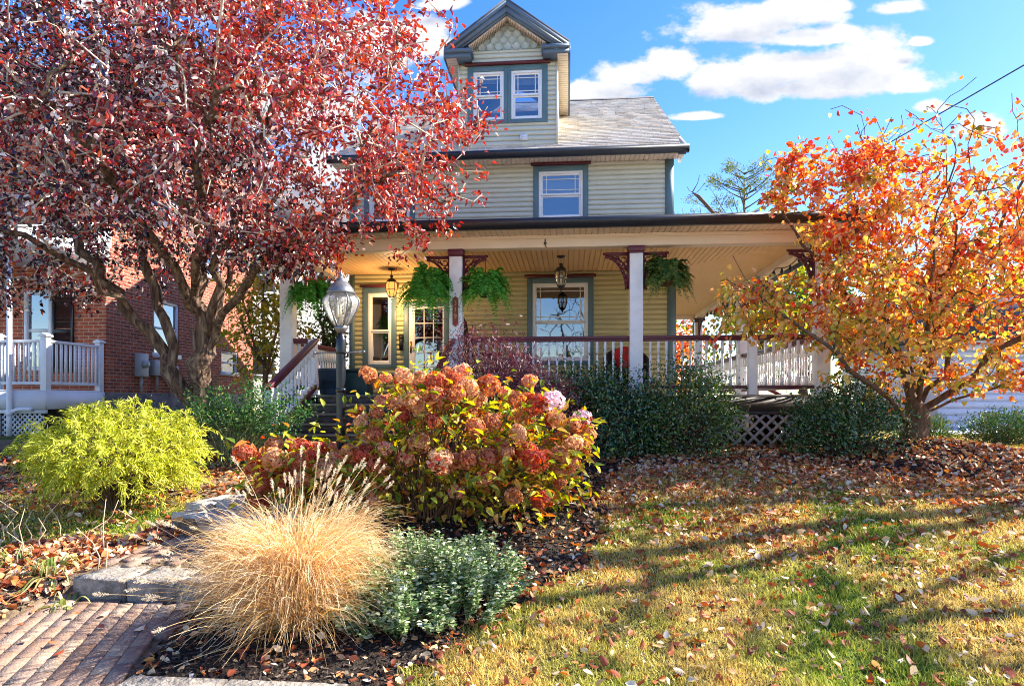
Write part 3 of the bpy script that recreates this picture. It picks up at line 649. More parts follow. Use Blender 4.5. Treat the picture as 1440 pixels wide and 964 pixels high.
# dormer
DX, DC = (-2.13, -.20), -1.165
DH = [(-1.87, -1.17-.04, 7.0, 7.98), (-1.17+.04, -.47, 7.0, 7.98)]
dw = MB(); siding(dw, DX[0]+.03, DX[1]-.03, 6.3, 8.36, WY-.03, DH); backing(dw, DX[0], DX[1], 6.25, 8.37, WY-.02, DH)
dw.prism([(DX[0],8.37),(DX[1],8.37),(DC,9.02)], 'y', WY-.028, WY-.02)
dw.box(DX[0], DX[0]+.08, WY+.1, 15.2, 6.3, 8.25); dw.box(DX[1]-.08, DX[1], WY+.1, 15.2, 6.3, 8.25); dw.box(DX[0]+.09, DX[1]-.09, 15.1, 15.2, 6.6, 8.3)
dorm = H('dormer', dw, M['siding'])
k = MB(); k.box(DX[0]-.01, DX[0]+.035, WY-.058, WY+.1, 6.28, 8.1); k.box(DX[1]-.035, DX[1]+.01, WY-.058, WY+.1, 6.28, 8.1); H('corner_board', k, M['siding'], parent=dorm)
sc_ = MB(); row = 0; z = 8.37; rr = .082; yb = WY-.034
while z < 9.0:
    hw = (9.04-z)/(9.04-8.37)*.80
    n = int(hw/.165)+2
    for i in range(-n, n+1):
        x = DC+(i+.5*(row % 2))*.165
        if abs(x) is None or abs(x-DC) > hw+.05: continue
        pts = [(x+rr*math.sin(t), z+rr*.75-rr*math.cos(t)) for t in np.linspace(-PI/2, PI/2, 11)]+[(x+rr, z+.19), (x-rr, z+.19)]
        zmax = lambda xx: 9.06-abs(xx-DC)*.745
        pts = [(px, min(pz, zmax(px))) for px, pz in pts]
        V = [(px, yb-.016*(1-(pz-z)/.25), pz) for px, pz in pts]+[(px, yb+.002, pz) for px, pz in pts]; m_ = len(pts)
        sc_.add(V, [(j, (j+1) % m_, m_+(j+1) % m_, m_+j) for j in range(m_)]); q = sc_.n-2*m_
        sc_.f.append(np.array([[q+j for j in range(m_)]]))
    z += .115; row += 1
H('gable_scallops', sc_, M['scallop'], parent=dorm)
AP, EV, YF = 9.13, 8.27, 12.08; s1 = 1.19
dr = MB()
for sg in (-1, 1):
    xe = DC+sg*s1
    for (h0, h1, ya, yb_) in ((0, .05, YF, 15.6),):
        dr.prism([(DC, AP-.0), (DC, AP+.05), (xe, EV+.05), (xe, EV)] , 'y', YF-.03, 15.6)
droof = H('dormer_roof', dr, M['roofgrey'])
k = MB(); sl2 = (AP-EV)/s1
for sg in (-1, 1):
    P = lambda d, dz: (DC+sg*d, AP-sl2*d-dz)
    k.prism([P(0,.0),P(s1,.0),P(s1,.075),P(0,.085)], 'y', YF-.035, YF+.02)
    k.prism([P(0,.085),P(s1-.02,.075),P(s1-.1,.16),P(0,.20)], 'y', YF-.005, YF+.05)
    k.prism([P(0,.20),P(s1-.1,.16),P(s1-.42,.215),P(0,.235)], 'y', YF+.03, YF+.07)
H('rake_board', k, M['slate'], parent=droof)
for sg in (-1, 1):
    k = MB(); xi, xo = DC+sg*.66, DC+sg*s1; a, b = min(xi, xo), max(xi, xo)
    k.box(a, b, YF-.04, WY-.06, EV-.075, EV-.012); k.box(a+.03*(sg>0), b-.03*(sg<0), YF-.0, WY-.06, EV-.17, EV-.075)
    H('eave_return', k, M['slate'], parent=droof)
for sg in (-1, 1):
    k = MB(); xi, xo = (DX[1] if sg > 0 else DX[0]), DC+sg*(s1-.02); a, b = min(xi, xo), max(xi, xo)
    n = 36
    for i in range(n):
        y0 = YF+.02+i*.09; k.add([(a,y0,EV-.172),(b,y0,EV-.172),(b,y0+.083,EV-.172),(a,y0+.083,EV-.172),(a,y0+.09,EV-.165),(b,y0+.09,EV-.165)], [(0,1,2,3),(3,2,5,4)])
    H('dormer_soffit', k, M['cream'], parent=droof)
for sg in (-1, 1):
    k = MB(); xo = DC+sg*(s1-.0); k.box(xo-.02, xo+.02, YF+.02, 15.5, EV-.17, EV+.01)
    H('side_fascia', k, M['slate'], parent=droof)
k = MB()
for sg in (-1, 1):
    n = 22
    for i in range(n):
        d = .06+i*.031; zc = AP-sl2*d-.25; k.box(DC+sg*d-.009, DC+sg*d+.009, YF+.06, WY-.06, zc-.03, zc)
    k.prism([(DC, AP-.225),(DC+sg*.74, AP-.225-sl2*.74),(DC+sg*.74, AP-.245-sl2*.74),(DC, AP-.245)], 'y', YF+.08, WY-.05)
H('gable_dentils', k, M['cream'], parent=droof)
window(-1.95, -1.17, 6.93, 8.05, WY-.03, .5, cr=.07, cl=.11, head=False, blind=.16); window(-1.168, -.39, 6.93, 8.05, WY-.03, .5, cl=.07, cr=.11, head=False, blind=.22)
k = MB(); k.prism([(WY-.13,8.055),(WY-.115,8.09),(WY-.09,8.115),(WY-.02,8.117),(WY-.02,8.055)], 'x', -2.0, -.34); H('window_head', k, M['maroon'])
k = MB(); k.box(-.92,-.78,WY-.075,WY-.045,6.58,6.70); k.box(-.90,-.80,WY-.085,WY-.075,6.60,6.625); k.box(-.90,-.80,WY-.085,WY-.075,6.645,6.67); H('vent', k, M['vinyl'])

# porch
PXR, PXL, PYF, DK = 3.79, -4.5, 9.98, 1.66
k = MB(); k.box(-4.62, 3.92, 9.86, 12.37, DK-.04, DK); k.box(2.05, 3.92, 12.37, 19.3, DK-.04, DK); 
pf = H('porch_floor', k, M['deck'])
k = MB(); k.box(-1.72, 3.9, 9.92, 9.96, 1.42, DK-.041); k.box(-4.6, -4.1, 9.92, 9.96, 1.42, DK-.041); k.box(3.86, 3.9, 9.97, 19.2, 1.42, DK-.041); k.box(-4.6, -4.56, 9.97, 12.3, 1.42, DK-.041); H('fascia', k, M['tread'], parent=pf)
k = MB()
k.add([(-4.95,9.45,4.255),(4.28,9.45,4.255),(4.28,12.4,4.255),(2.0,12.4,4.86),(-4.95,12.4,4.86)], [(0,1,3,4),(1,2,3,3)][:1]); k.add([(4.28,9.45,4.255),(4.28,19.6,4.255),(2.0,19.6,4.86),(2.0,12.4,4.86)], [(0,1,2,3)])
k.add([(-4.95,9.45,4.2),(-4.95,12.4,4.2),(4.28,12.4,4.2),(4.28,9.45,4.2)], [(0,1,2,3)]); k.add([(2.03,12.4,4.2),(4.28,12.4,4.2),(4.28,19.6,4.2),(2.03,19.6,4.2)], [(0,1,2,3)])
k.add([(-4.95,9.45,4.2),(-4.95,9.45,4.255),(-4.95,12.4,4.86),(-4.95,12.4,4.2)], [(0,1,2,3)]); k.add([(2,19.6,4.2),(4.28,19.6,4.2),(4.28,19.6,4.255),(2,19.6,4.86)], [(0,1,2,3)])
H('porch_roof', k, M['roofgrey'])
g = gutter(-4.98, 4.30, 9.47, 4.10, .14, .13); H('porch_gutter', g, M['gutter'])
g = MB(); g.box(4.28, 4.40, 9.36, 19.6, 4.10, 4.235); H('porch_gutter', g, M['gutter'])
CZ = 4.05; mit = lambda x: 12.37-(x-2.0)*(12.37-10.08)/(3.69-2.0)
k = MB(); boards(k, [(-4.40, 3.69, c_(10.08), lambda x: 12.37 if x < 2.0 else mit(x), CZ, True)]); 
minv = lambda y: 2.0+(12.37-y)*(3.69-2.0)/(12.37-10.08)
boards(k, [(10.08, 19.2, lambda y: minv(y) if y < 12.37 else 2.02, c_(3.69), CZ, False)])
H('porch_ceiling', k, M['ceil'])
k = MB(); boards(k, [(-4.95, 4.25, c_(9.43), c_(9.87), 4.115, True)]); boards(k, [(9.43, 19.5, c_(3.9), c_(4.25), 4.115, False)]); H('porch_soffit', k, M['cream'])
k = MB(); k.box(-4.62, 3.91, 9.88, 10.08, 3.93, 4.112); k.box(3.69, 3.909, 10.081, 19.3, 3.93, 4.112); k.box(-4.62, -4.41, 10.081, 12.37, 3.93, 4.112); k.box(2.03,3.69,19.1,19.3,3.93,4.112)
k.box(-4.64, 3.93, 9.862, 9.879, 4.06, 4.112); H('porch_beam', k, M['cream'], bevel=.004)
def column(x, y, z0=DK, label=None):
    k = MB(); k.box(x-.1, x+.1, y-.1, y+.1, z0, 3.86); k.box(x-.112, x+.112, y-.112, y+.112, z0, z0+.16)
    c = H('porch_column', k, M['white'], bevel=.006)
    k = MB(); k.box(x-.122, x+.122, y-.122, y+.122, 3.845, 3.93); k.box(x-.113, x+.113, y-.113, y+.113, 3.815, 3.845); H('cap', k, M['maroon'], parent=c, bevel=.004); return c
cols = [(PXL,PYF),(-1.75,PYF),(1.04,PYF),(PXR,PYF),(PXR,14.4),(PXR,19.1)]
COLS = [column(*c) for c in cols]
def bracket(x, y, sg, parent, alongy=False):
    """fretwork corner bracket: top rail, upright, curved brace and scrolls"""
    k = MB(); T = .022
    def pr(poly):
        if alongy: k.prism([(y+sg*(.1+a), 3.845-b) for a, b in poly], 'x', x-T, x+T)
        else: k.prism([(x+sg*(.1+a), 3.845-b) for a, b in poly], 'y', y-T, y+T)
    pr([(0,.0),(.40,.0),(.40,.03),(0,.03)]); pr([(.0,.03),(.37,.03),(.37,.045),(.0,.045)])
    pr([(0,.045),(.032,.045),(.032,.56),(0,.56)])
    ts = np.linspace(0, PI/2, 10); o = [(.36-.335*math.sin(t), .53-.485*math.cos(t)+.0) for t in ts]
    R = [(.37-.345*math.sin(t), .545-.50*math.cos(t)) for t in ts]; Q = [(.37-.305*math.sin(t)-.0, .58-.50*math.cos(t)) for t in ts]
    for i in range(9): pr([R[i], R[i+1], Q[i+1], Q[i]])
    for cx, cz_, rad in ((.085,.115,.048),(.18,.085,.03),(.06,.22,.03),(.10,.19,.016)):
        for i in range(14):
            t0, t1 = i*2*PI/16, (i+1)*2*PI/16; e = .014
            pr([(cx+rad*math.cos(t0), cz_+rad*math.sin(t0)), (cx+rad*math.cos(t1), cz_+rad*math.sin(t1)), (cx+(rad-e)*math.cos(t1), cz_+(rad-e)*math.sin(t1)), (cx+(rad-e)*math.cos(t0), cz_+(rad-e)*math.sin(t0))])
    for p, q in (((.032,.28),(.085,.165)),((.135,.115),(.27,.055)),((.032,.16),(.04,.13)),((.13,.15),(.16,.11)),((.05,.33),(.032,.40)),((.06,.25),(.10,.26))):
        d = np.array(q)-np.array(p); nn = np.array((-d[1], d[0]))/np.linalg.norm(d)*.008
        pr([tuple(np.array(p)+nn), tuple(np.array(q)+nn), tuple(np.array(q)-nn), tuple(np.array(p)-nn)])
    return H('bracket', k, M['maroon'], parent=parent)
for i, sgs in ((0,(1,)),(1,(-1,1)),(2,(-1,1)),(3,(-1,))):
    for sg in sgs: bracket(*cols[i], sg, COLS[i])
bracket(*cols[3], 1, COLS[3], True); bracket(*cols[4], -1, COLS[4], True); bracket(*cols[4], 1, COLS[4], True); bracket(*cols[5], -1, COLS[5], True)

# railings with turned balusters
def baluster_mesh(h):
    q = .019; k = MB(); k.box(-q, q, -q, q, 0, .13); k.box(-q, q, -q, q, h-.2, h)
    pr = [(.019,.13),(.011,.14),(.018,.155),(.018,.165),(.010,.18),(.013,.25),(.018,.36),(.017,.42),(.010,h-.255),(.018,h-.245),(.018,h-.23),(.011,h-.215),(.019,h-.2)]
    k.lathe(pr, 8); return k
BAL = None
def rail(name, p, q, ztop=2.57, zbot=1.80, skip0=.06, skip1=.06, ends=True, spacing=.121):
    global BAL
    p, q = np.array(p, float), np.array(q, float); L_ = np.linalg.norm(q-p); d = (q-p)/L_
    k = MB(); a, b = np.append(p, ztop-.03), np.append(q, ztop-.03); k.bar(a, b, .10, .045); k.bar(a-(0,0,.04), b-(0,0,.04), .062, .04)
    r = H(name, k, M['maroon'], bevel=.006)
    k = MB(); k.bar(np.append(p, zbot-.025), np.append(q, zbot-.025), .07, .05); H('bottom_rail', k, M['maroon'], parent=r, bevel=.004)
    n = max(1, int(round((L_-skip0-skip1)/spacing))); h = ztop-.092-zbot
    for i in range(n):
        c = p+d*(skip0+(i+.5)*(L_-skip0-skip1)/n); loc = Vector((c[0], c[1], zbot))-Vector(HB)
        if BAL is None: BAL = make('baluster', baluster_mesh(h), M['white'], r, local=True); BAL.location = loc
        else: dup(BAL, r, loc)
    return r
rail('porch_railing', (-1.65,PYF), (.94,PYF)); rail('porch_railing', (1.14,PYF), (2.70,PYF)); rail('porch_railing', (2.86,PYF), (3.69,PYF))
rail('porch_railing', (PXR,10.08), (PXR,14.3)); rail('porch_railing', (PXR,14.5), (PXR,19.0)); rail('porch_railing', (PXL+.02,10.08), (PXL+.02,12.36)); rail('porch_railing', (2.08,19.1), (3.69,19.1))
rail('porch_railing', (-4.40,PYF), (-4.13,PYF), skip0=.03, skip1=.03)
def newel(x, y, z0, z1, w=.07, name='newel_post'):
    k = MB(); k.box(x-w, x+w, y-w, y+w, z0, z1); return H(name, k, M['white'], bevel=.006)
newel(2.78, PYF, DK, 2.54, .062); newel(-4.07, 9.93, DK, 2.54, .06); newel(-4.02, 8.34, .70, 1.74, .055); newel(-1.80, 8.34, .70, 1.74, .055)
# stairs
st = MB(); nz_ = MB(); zs = [1.52,1.38,1.24,1.10,.96]
k = MB()
for i, z in enumerate(zs):
    y1 = 9.90-i*.285; y0 = y1-.285; k.box(-3.98, -1.84, y0-.025, y1-.004, z-.035, z); k.box(-3.97, -1.85, y0+.003, y0+.02, z-.14, z-.036)
    nz_.box(-3.981, -1.839, y0-.030, y0-.0255, z-.034, z-.002)
k.box(-3.97, -1.85, 9.885, 9.9, 1.52, 1.62)
stairs = H('stairs', k, M['tread'], bevel=.003); H('worn_nosing', nz_, M['nose'], parent=stairs)
for x in (-4.02, -1.80):
    k = MB(); k.prism([(9.92,1.60),(8.30,.80),(8.30,.66),(9.92,1.35)], 'x', x-.022, x+.022); H('stringer', k, M['tread'], parent=stairs)
    k = MB(); k.bar((x,9.95,2.545), (x,8.26,1.735), .095, .05); k.bar((x,9.93,2.50), (x,8.3,1.72-.03), .06, .04)
    sr = H('stair_railing', k, M['maroon'], bevel=.006)
    k = MB(); k.bar((x,9.90,1.79), (x,8.36,1.05), .06, .085); H('bottom_rail', k, M['maroon'], parent=sr, bevel=.004)
    for i in range(11):
        y = 9.80-i*.128; zb = 1.79+(y-9.90)*(.74/1.54)+.03
        dup(BAL, sr, Vector((x, y, zb))-Vector(HB))
k = MB(); k.bar((PXR+.1,13.0,2.5), (PXR+1.6,13.0,1.75), .09, .05); k.bar((PXR+.1,13.0,1.8), (PXR+1.6,13.0,1.05), .06, .06); k.box(PXR+1.56,PXR+1.66,12.95,13.05,.8,1.8); H('side_stair_railing', k, M['maroon'])
# lattice skirt: diagonal slats clipped to the panel
def lattice(mb, x0, x1, z0, z1, y, pitch=.125, w=.042, t=.007):
    for sg, yo in ((1, 0), (-1, t*1.1)):
        c = -(z1-z0)-.2
        while c < (x1-x0)+(z1-z0)+.2:
            pts = []
            for zz_ in (z0, z1):
                pass
            # line x = x0 + c + sg*(z-z0)
            za, zb = z0, z1; xa = x0+c; xbb = x0+c+sg*(z1-z0)
            lo, hi = 0., 1.; dx = xbb-xa
            for lim, s_ in ((x0, 1), (x1, -1)):
                fa, fb = s_*(xa-lim), s_*(xbb-lim)
                if fa < 0 and fb < 0: lo, hi = 1, 0
                elif fa < 0: lo = max(lo, fa/(fa-fb))
                elif fb < 0: hi = min(hi, fa/(fa-fb))
            if hi-lo > .05: mb.bar((xa+dx*lo, y+yo, za+(zb-za)*lo), (xa+dx*hi, y+yo, za+(zb-za)*hi), w, t, (0,-1,0)) if False else mb.bar((xa+dx*lo, y+yo, za+(zb-za)*lo), (xa+dx*hi, y+yo, za+(zb-za)*hi), t, w, (0,0,1))
            c += pitch*1.414
for x0, x1 in ((-1.68,1.0),(1.08,2.2),(2.28,3.72)):
    k = MB(); lattice(k, x0, x1, .84, 1.36, 9.95); p = H('lattice_panel', k, M['lattice'])
    k = MB(); k.box(x0-.035, x1+.035, 9.936, 9.975, 1.36, 1.415); k.box(x0-.035, x0+.03, 9.934, 9.973, .8, 1.36); k.box(x1-.03, x1+.035, 9.934, 9.973, .8, 1.36); H('lattice_frame', k, M['tread'], parent=p)
for x in (1.04, -1.74, 3.79):
    k = MB(); k.box(x-.12, x+.12, 10.0, 10.24, .6, 1.6); H('pier', k, M['fstone'])
k = MB(); k.box(3.84, 3.859, 10.25, 19.2, .6, 1.6); H('skirt', k, M['tread'])
k = MB(); k.box(2.0, 3.83, 14.0, 14.1, .6, 1.6); H('skirt', k, M['tread'])
k = MB(); k.box(-4.52, -4.5, 10.0, 12.4, .6, 1.6); H('skirt', k, M['tread'])
# beam hook
k = MB(); k.tube([(-.35,9.86,4.05),(-.35,9.83,4.0),(-.35,9.83,3.95),(-.33,9.83,3.92)], .008, 6); k.lathe([(.0,0),(.022,.01),(.022,.03),(0,.04)], 8, (-.35,9.83,3.96)); H('hook', k, M['black'])
# ------------------------------------------------------------------ things on and about the porch
plq = empty('house_number_plaque', (-1.75, 9.876, 2.72), 'tall red brown plaque with house number 319 on the white porch column', 'sign')
k = MB(); k.prism([(-1.795,2.745),(-1.775,2.74),(-1.75,2.715),(-1.725,2.74),(-1.705,2.745),(-1.705,3.165),(-1.725,3.17),(-1.75,3.195),(-1.775,3.17),(-1.795,3.165)], 'y', 9.86, 9.879); make('board', k, M['plaque'], plq, bevel=.003)
for i, ch in enumerate('319'):
    cu = bpy.data.curves.new('numeral', 'FONT'); cu.body = ch; cu.size = .105; cu.extrude = .003; cu.align_x = 'CENTER'
    tmp = bpy.data.objects.new('numeral_text', cu); me = bpy.data.meshes.new_from_object(tmp); bpy.data.objects.remove(tmp); bpy.data.curves.remove(cu)
    o = bpy.data.objects.new('numeral', me); COL.objects.link(o); o.parent = plq; me.materials.clear(); me.materials.append(M['number'])
    o.location = Vector((-1.75, 9.857, 3.055-i*.105))-plq.location; o.rotation_euler = (PI/2, 0, 0)

def pendant(x, y, lit, label, zc=4.048, ztop=3.93, h=.45):
    e = empty('porch_lantern', (x, y, zc), label, 'lantern', 'lanterns hanging from the porch ceiling')
    k = MB(); k.lathe([(.075,0),(.07,-.02),(.02,-.035),(.008,-.04)], 14, (x,y,zc)); k.tube([(x,y,zc-.03),(x,y,ztop)], .007, 6); make('stem', k, M['black'], e, True)
    zb = ztop-h; k = MB(); k.lathe([(.005,.0),(.03,-.01),(.035,-.03),(.015,-.05),(.05,-.07),(.085,-.10),(.095,-.125),(.09,-.135)], 14, (x,y,ztop)); make('cap', k, M['black'], e, True); k = MB(); k.lathe([(.055,.05),(.06,.035),(.035,.015),(.012,-.01),(.018,-.025),(0,-.045)], 12, (x,y,zb)); make('finial', k, M['black'], e, True)
    gp = [(.084,-.135),(.105,-.19),(.10,-.28),(.075,-.36),(.058,-h+.05)]
    k = MB(); k.lathe([(r, z) for r, z in gp], 12, (x,y,ztop)); make('lamp_glass', k, M['amber'] if lit else M['lampglass'], e, True)
    k = MB()
    for j in range(6):
        a = j*PI/3+.3; k.tube([(x+(r+.003)*math.cos(a), y+(r+.003)*math.sin(a), ztop+z) for r, z in gp], .006, 5)
    for r, z in (gp[0], gp[2], gp[4]): k.tube([(x+(r+.004)*math.cos(t), y+(r+.004)*math.sin(t), ztop+z) for t in np.linspace(0, 2*PI, 25)], .006, 5)
    make('cage', k, M['black'], e, True)
    k = MB(); k.lathe([(.012,-h+.06),(.012,-h+.17),(.0,-h+.2)], 8, (x,y,ztop)); make('candle', k, M['candle'], e)
    if lit:
        pl = bpy.data.lights.new('lantern_light', 'POINT'); pl.energy = 14; pl.color = (1,.62,.28); pl.shadow_soft_size = .05
        o = bpy.data.objects.new('lantern_light', pl); COL.objects.link(o); o.location = (x, y-.0, zb-.10); o.parent = None
pendant(-3.32, 11.85, True, 'lit black lantern with amber glass hanging near the front door')
pendant(-.12, 11.05, False, 'unlit black lantern with clear glass hanging before the big porch window')

# ferns in hanging baskets
M['fern'] = leafmat('fern_green', [(0,(.04,.19,.025)),(.5,(.10,.38,.045)),(1,(.24,.52,.08))], .4, .5, .3)
M['fern2'] = leafmat('yellowing_fern', [(0,(.03,.09,.02)),(.6,(.08,.17,.03)),(1,(.26,.25,.05))], .3, .5, .3)
def fern(x, y, zh, zb, R, H_, label, m, seed, n=150):
    e = empty('hanging_fern', (x, y, zh), label, 'hanging plant', 'ferns hanging along the porch beam')
    k = MB(); k.tube([(x,y,zh+.03),(x+.012,y,zh+.015),(x+.012,y,zh-.01),(x,y,zh-.03),(x,y,zb+.30)], .005, 5)
    for j in range(3):
        a = j*2*PI/3+.4; k.tube([(x,y,zb+.30),(x+.12*math.cos(a),y+.12*math.sin(a),zb)], .003, 4)
    make('hanger', k, M['black'], e)
    k = MB(); k.lathe([(.02,-.12),(.075,-.11),(.115,-.05),(.13,0),(.12,.005)], 14, (x,y,zb)); b = make('basket', k, M['coco'], e, True)
    k = MB()
    a = rng.uniform(0, 2*PI, n); el = rng.uniform(.05, 1.35, n); Lf = rng.uniform(.75, 1.1, n)*R*1.35
    m_ = 20; s = np.linspace(0, 1, m_)[None,:]
    hor = np.stack([np.cos(a), np.sin(a), 0*a], 1)
    rise = (np.sin(el)*.85)[:,None]; out = (np.cos(el)*.75+.25)[:,None]; fall = rng.uniform(.15, 1.05, n)[:,None]*H_/R*.62
    d = Lf[:,None]*(out*(s-.28*s**2)); z = Lf[:,None]*(rise*2*s-(rise*1.2+fall)*s**2)
    P = np.array((x,y,zb+.0))+hor[:,None,:]*(d+.05)[...,None]+np.array((0,0,1.))*z[...,None]+rng.normal(size=(n,1,3))*.012
    strips(k, P, .006, .002)
    T = unit(np.gradient(P, axis=1)); sd_ = unit(np.cross(T, np.array((0,0,1.))+0*T)); U = np.cross(sd_, T)
    for sg in (-1, 1):
        C = P[:,1:,:].reshape(-1,3); D = (sd_*sg+T*.35-U*.15)[:,1:,:].reshape(-1,3); Ln = np.tile((.052*np.sin(np.linspace(.25, 1, m_)[1:]*PI*.93)**.7), n)
        D = D+rng.normal(size=D.shape)*.15; leaves(k, C, D, (U+.0)[:,1:,:].reshape(-1,3)+rng.normal(size=C.shape)*.2, Ln*(R/.4)*1.3, Ln*.58, .1, .15)
    make('fronds', k, m, e)
fern(-4.12, 9.98, 3.83, 3.28, .42, .68, 'dark green fern in a basket near the stair corner behind the lamp post', M['fern'], 1)
fern(-2.19, 9.98, 3.83, 3.29, .50, .72, 'big deep green fern hanging before the front door beside the number column', M['fern'], 2, 175)
fern(-1.29, 9.98, 3.83, 3.30, .45, .66, 'bright green fern hanging right of the house number column', M['fern'], 3)
fern(1.50, 9.98, 3.83, 3.44, .43, .50, 'ragged fern with showing basket and yellowed tips by the plain porch column', M['fern2'], 4)

# string lights under the side beam
k = MB(); Y = np.linspace(10.3, 18.5, 60); Z = 3.90-.10*np.abs(np.sin((Y-10.3)*PI/1.35)); k.tube(np.column_stack([np.full(60, 3.655), Y, Z]), .009, 5)
for y in np.arange(10.5, 18.5, .42):
    z = float(np.interp(y, Y, Z)); k.lathe([(.012,-.0),(.018,-.03),(.033,-.065),(.028,-.09),(0,-.105)], 8, (3.655,y,z))
thing('string_lights', k, M['black'], (3.655, 14.4, 3.9), 'string of unlit bulbs along the side beam of the porch', 'string lights')

# porch furniture
rc = empty('rocking_chair', (-1.42, 10.95, DK), 'dark wooden rocking chair with a high slatted back behind the number column', 'chair')
k = MB()
for yy in (10.72, 11.18): k.bar((-1.62,yy,DK+.05), (-1.80,yy,2.95), .04, .04)
k.prism([(10.70,2.86),(11.20,2.86),(11.17,2.96),(10.95,3.0),(10.73,2.96)], 'x', -1.83, -1.79)
for yy in np.linspace(10.79, 11.11, 6): k.bar((-1.66,yy,2.15), (-1.805,yy,2.9), .03, .012)
make('backrest', k, M['wicker'], rc)
k = MB(); k.box(-1.66, -1.15, 10.69, 11.21, 2.06, 2.10); make('seat', k, M['wicker'], rc)
for yy in (10.72, 11.18):
    k = MB(); k.bar((-1.18,yy,DK+.05),(-1.18,yy,2.33),.04,.04); make('leg', k, M['wicker'], rc)
    k = MB(); k.bar((-1.75,yy,2.35),(-1.12,yy,2.35),.06,.03); make('armrest', k, M['wicker'], rc)
    k = MB(); k.tube([(-1.42+.55*math.sin(t)*1.1, yy, DK+.55-.53*math.cos(t)) for t in np.linspace(-.75,.75,12)], .022, 6); make('rocker', k, M['wicker'], rc)
ac = empty('porch_armchair', (1.02, 11.45, DK), 'dark round backed wicker armchair with a red cushion under the big window', 'chair')
k = MB(); ts = np.linspace(-.35, PI+.35, 15)
for a0, a1 in zip(ts[:-1], ts[1:]):
    P = lambda a, r: (1.02+r*math.cos(a), 11.42+r*math.sin(a)*.85); h = lambda a: 2.28+.24*max(0, math.sin(a))
    q = [P(a0,.40),P(a1,.40),P(a1,.36),P(a0,.36)]
    V = [(x,y,1.80) for x,y in q]+[(q[0][0],q[0][1],h(a0)),(q[1][0],q[1][1],h(a1)),(q[2][0],q[2][1],h(a1)),(q[3][0],q[3][1],h(a0))]
    k.add(V, [(0,1,5,4),(1,2,6,5),(2,3,7,6),(3,0,4,7),(4,5,6,7)])
make('backrest', k, M['wicker'], ac)
k = MB(); k.lathe([(.34,0),(.36,.05),(.33,.09),(.0,.10)], 18, (1.02,11.4,2.02)); make('seat', k, M['wicker'], ac, True)
k = MB(); k.lathe([(0,-.07),(.16,-.06),(.21,0),(.16,.06),(0,.07)], 14, (0,0,0)); V = np.concatenate(k.v); V = V[:,[0,2,1]]*np.array((1.05,1,1.0)); k.v = [V+np.array((1.0,11.52,2.32))]; make('cushion', k, M['red'], ac, True)
for sx_, sy_ in ((-.25,-.22),(.25,-.22),(-.25,.22),(.25,.22)):
    k = MB(); k.tube([(1.02+sx_,11.42+sy_,DK),(1.02+sx_*.9,11.42+sy_*.9,2.03)], .022, 6); make('leg', k, M['wicker'], ac)
pt = empty('storage_tub', (-3.98, 10.45, DK), 'dark blue glazed tub standing at the top of the porch stairs', 'tub')
k = MB(); k.lathe([(.15,0),(.17,.02),(.20,.38),(.225,.40),(.225,.44),(.20,.44),(.18,.1)], 22, (-3.98,10.45,DK)); make('body', k, M['pot'], pt, True)
gb = empty('storage_box', (-3.66, 10.9, DK), 'dark green lidded plastic box on the porch beside the blue tub', 'box')
k = MB(); k.prism([(-3.88,DK),(-3.44,DK),(-3.42,DK+.40),(-3.90,DK+.40)], 'y', 10.72, 11.1); make('body', k, M['greenbin'], gb, bevel=.02)
k = MB(); k.box(-3.92,-3.40,10.70,11.12,DK+.401,DK+.45); make('lid', k, M['greenbin'], gb, bevel=.015)
bn = empty('porch_bench', (-3.45, 11.9, DK), 'low black bench against the wall under the narrow porch window', 'bench')
k = MB(); k.box(-3.85,-3.0,11.7,12.1,DK+.36,DK+.40); make('seat', k, M['black'], bn, bevel=.01)
for x in (-3.8,-3.05):
    for y in (11.75,12.05):
        k = MB(); k.box(x-.02,x+.02,y-.02,y+.02,DK,DK+.36); make('leg', k, M['black'], bn)

# lamp post
LX, LY = -2.19, 6.03; LZ = float(gz(LX, LY))
lp = empty('lamp_post', (LX, LY, LZ), 'dark fluted garden lamp post with pewter lantern in front of the porch stairs', 'lamp post')
k = MB(); n = 24; a = np.arange(n)*2*PI/n; rr_ = .041+.0035*np.where(np.arange(n) % 2, 1, -1)
zs_ = [LZ-.1, 2.08]; V = [(LX+r*math.cos(t), LY+r*math.sin(t), z) for z in zs_ for r, t in zip(rr_, a)]
k.add(V, [(j, (j+1) % n, n+(j+1) % n, n+j) for j in range(n)])
make('pole', k, M['iron'], lp)
k = MB(); k.lathe([(.046,2.03),(.048,2.05),(.048,2.17),(.044,2.18),(.036,2.20),(.030,2.24)], 18, (LX,LY,0)); make('collar', k, M['iron'], lp, True); k = MB(); k.lathe([(.05,1.66),(.05,1.70)], 18, (LX,LY,0)); make('band', k, M['iron'], lp, True)
k = MB(); k.tube([(LX-.26,LY,2.04),(LX-.06,LY,2.045),(LX+.05,LY,2.04),(LX+.10,LY,2.045),(LX+.22,LY,2.05)], .009, 7); k.lathe([(0,-.017),(.016,-.008),(.016,.008),(0,.017)], 8, (LX-.265,LY,2.04)); k.lathe([(0,-.017),(.016,-.008),(.016,.008),(0,.017)], 8, (LX+.225,LY,2.05)); make('ladder_rest', k, M['pewter'], lp, True)
gp = [(.058,2.30),(.085,2.34),(.135,2.43),(.168,2.52),(.165,2.56),(.13,2.60),(.112,2.615)]
k = MB(); k.lathe([(.030,2.23),(.045,2.25),(.06,2.27),(.062,2.30),(.05,2.302)], 20, (LX,LY,0)); make('lantern_base', k, M['pewter'], lp, True)
k = MB(); k.lathe(gp, 24, (LX,LY,0)); make('lantern_glass', k, M['lampglass'], lp, True)
k = MB()
for j in range(6): t = j*PI/3+.2; k.tube([(LX+(r+.004)*math.cos(t), LY+(r+.004)*math.sin(t), z) for r, z in gp], .007, 5)
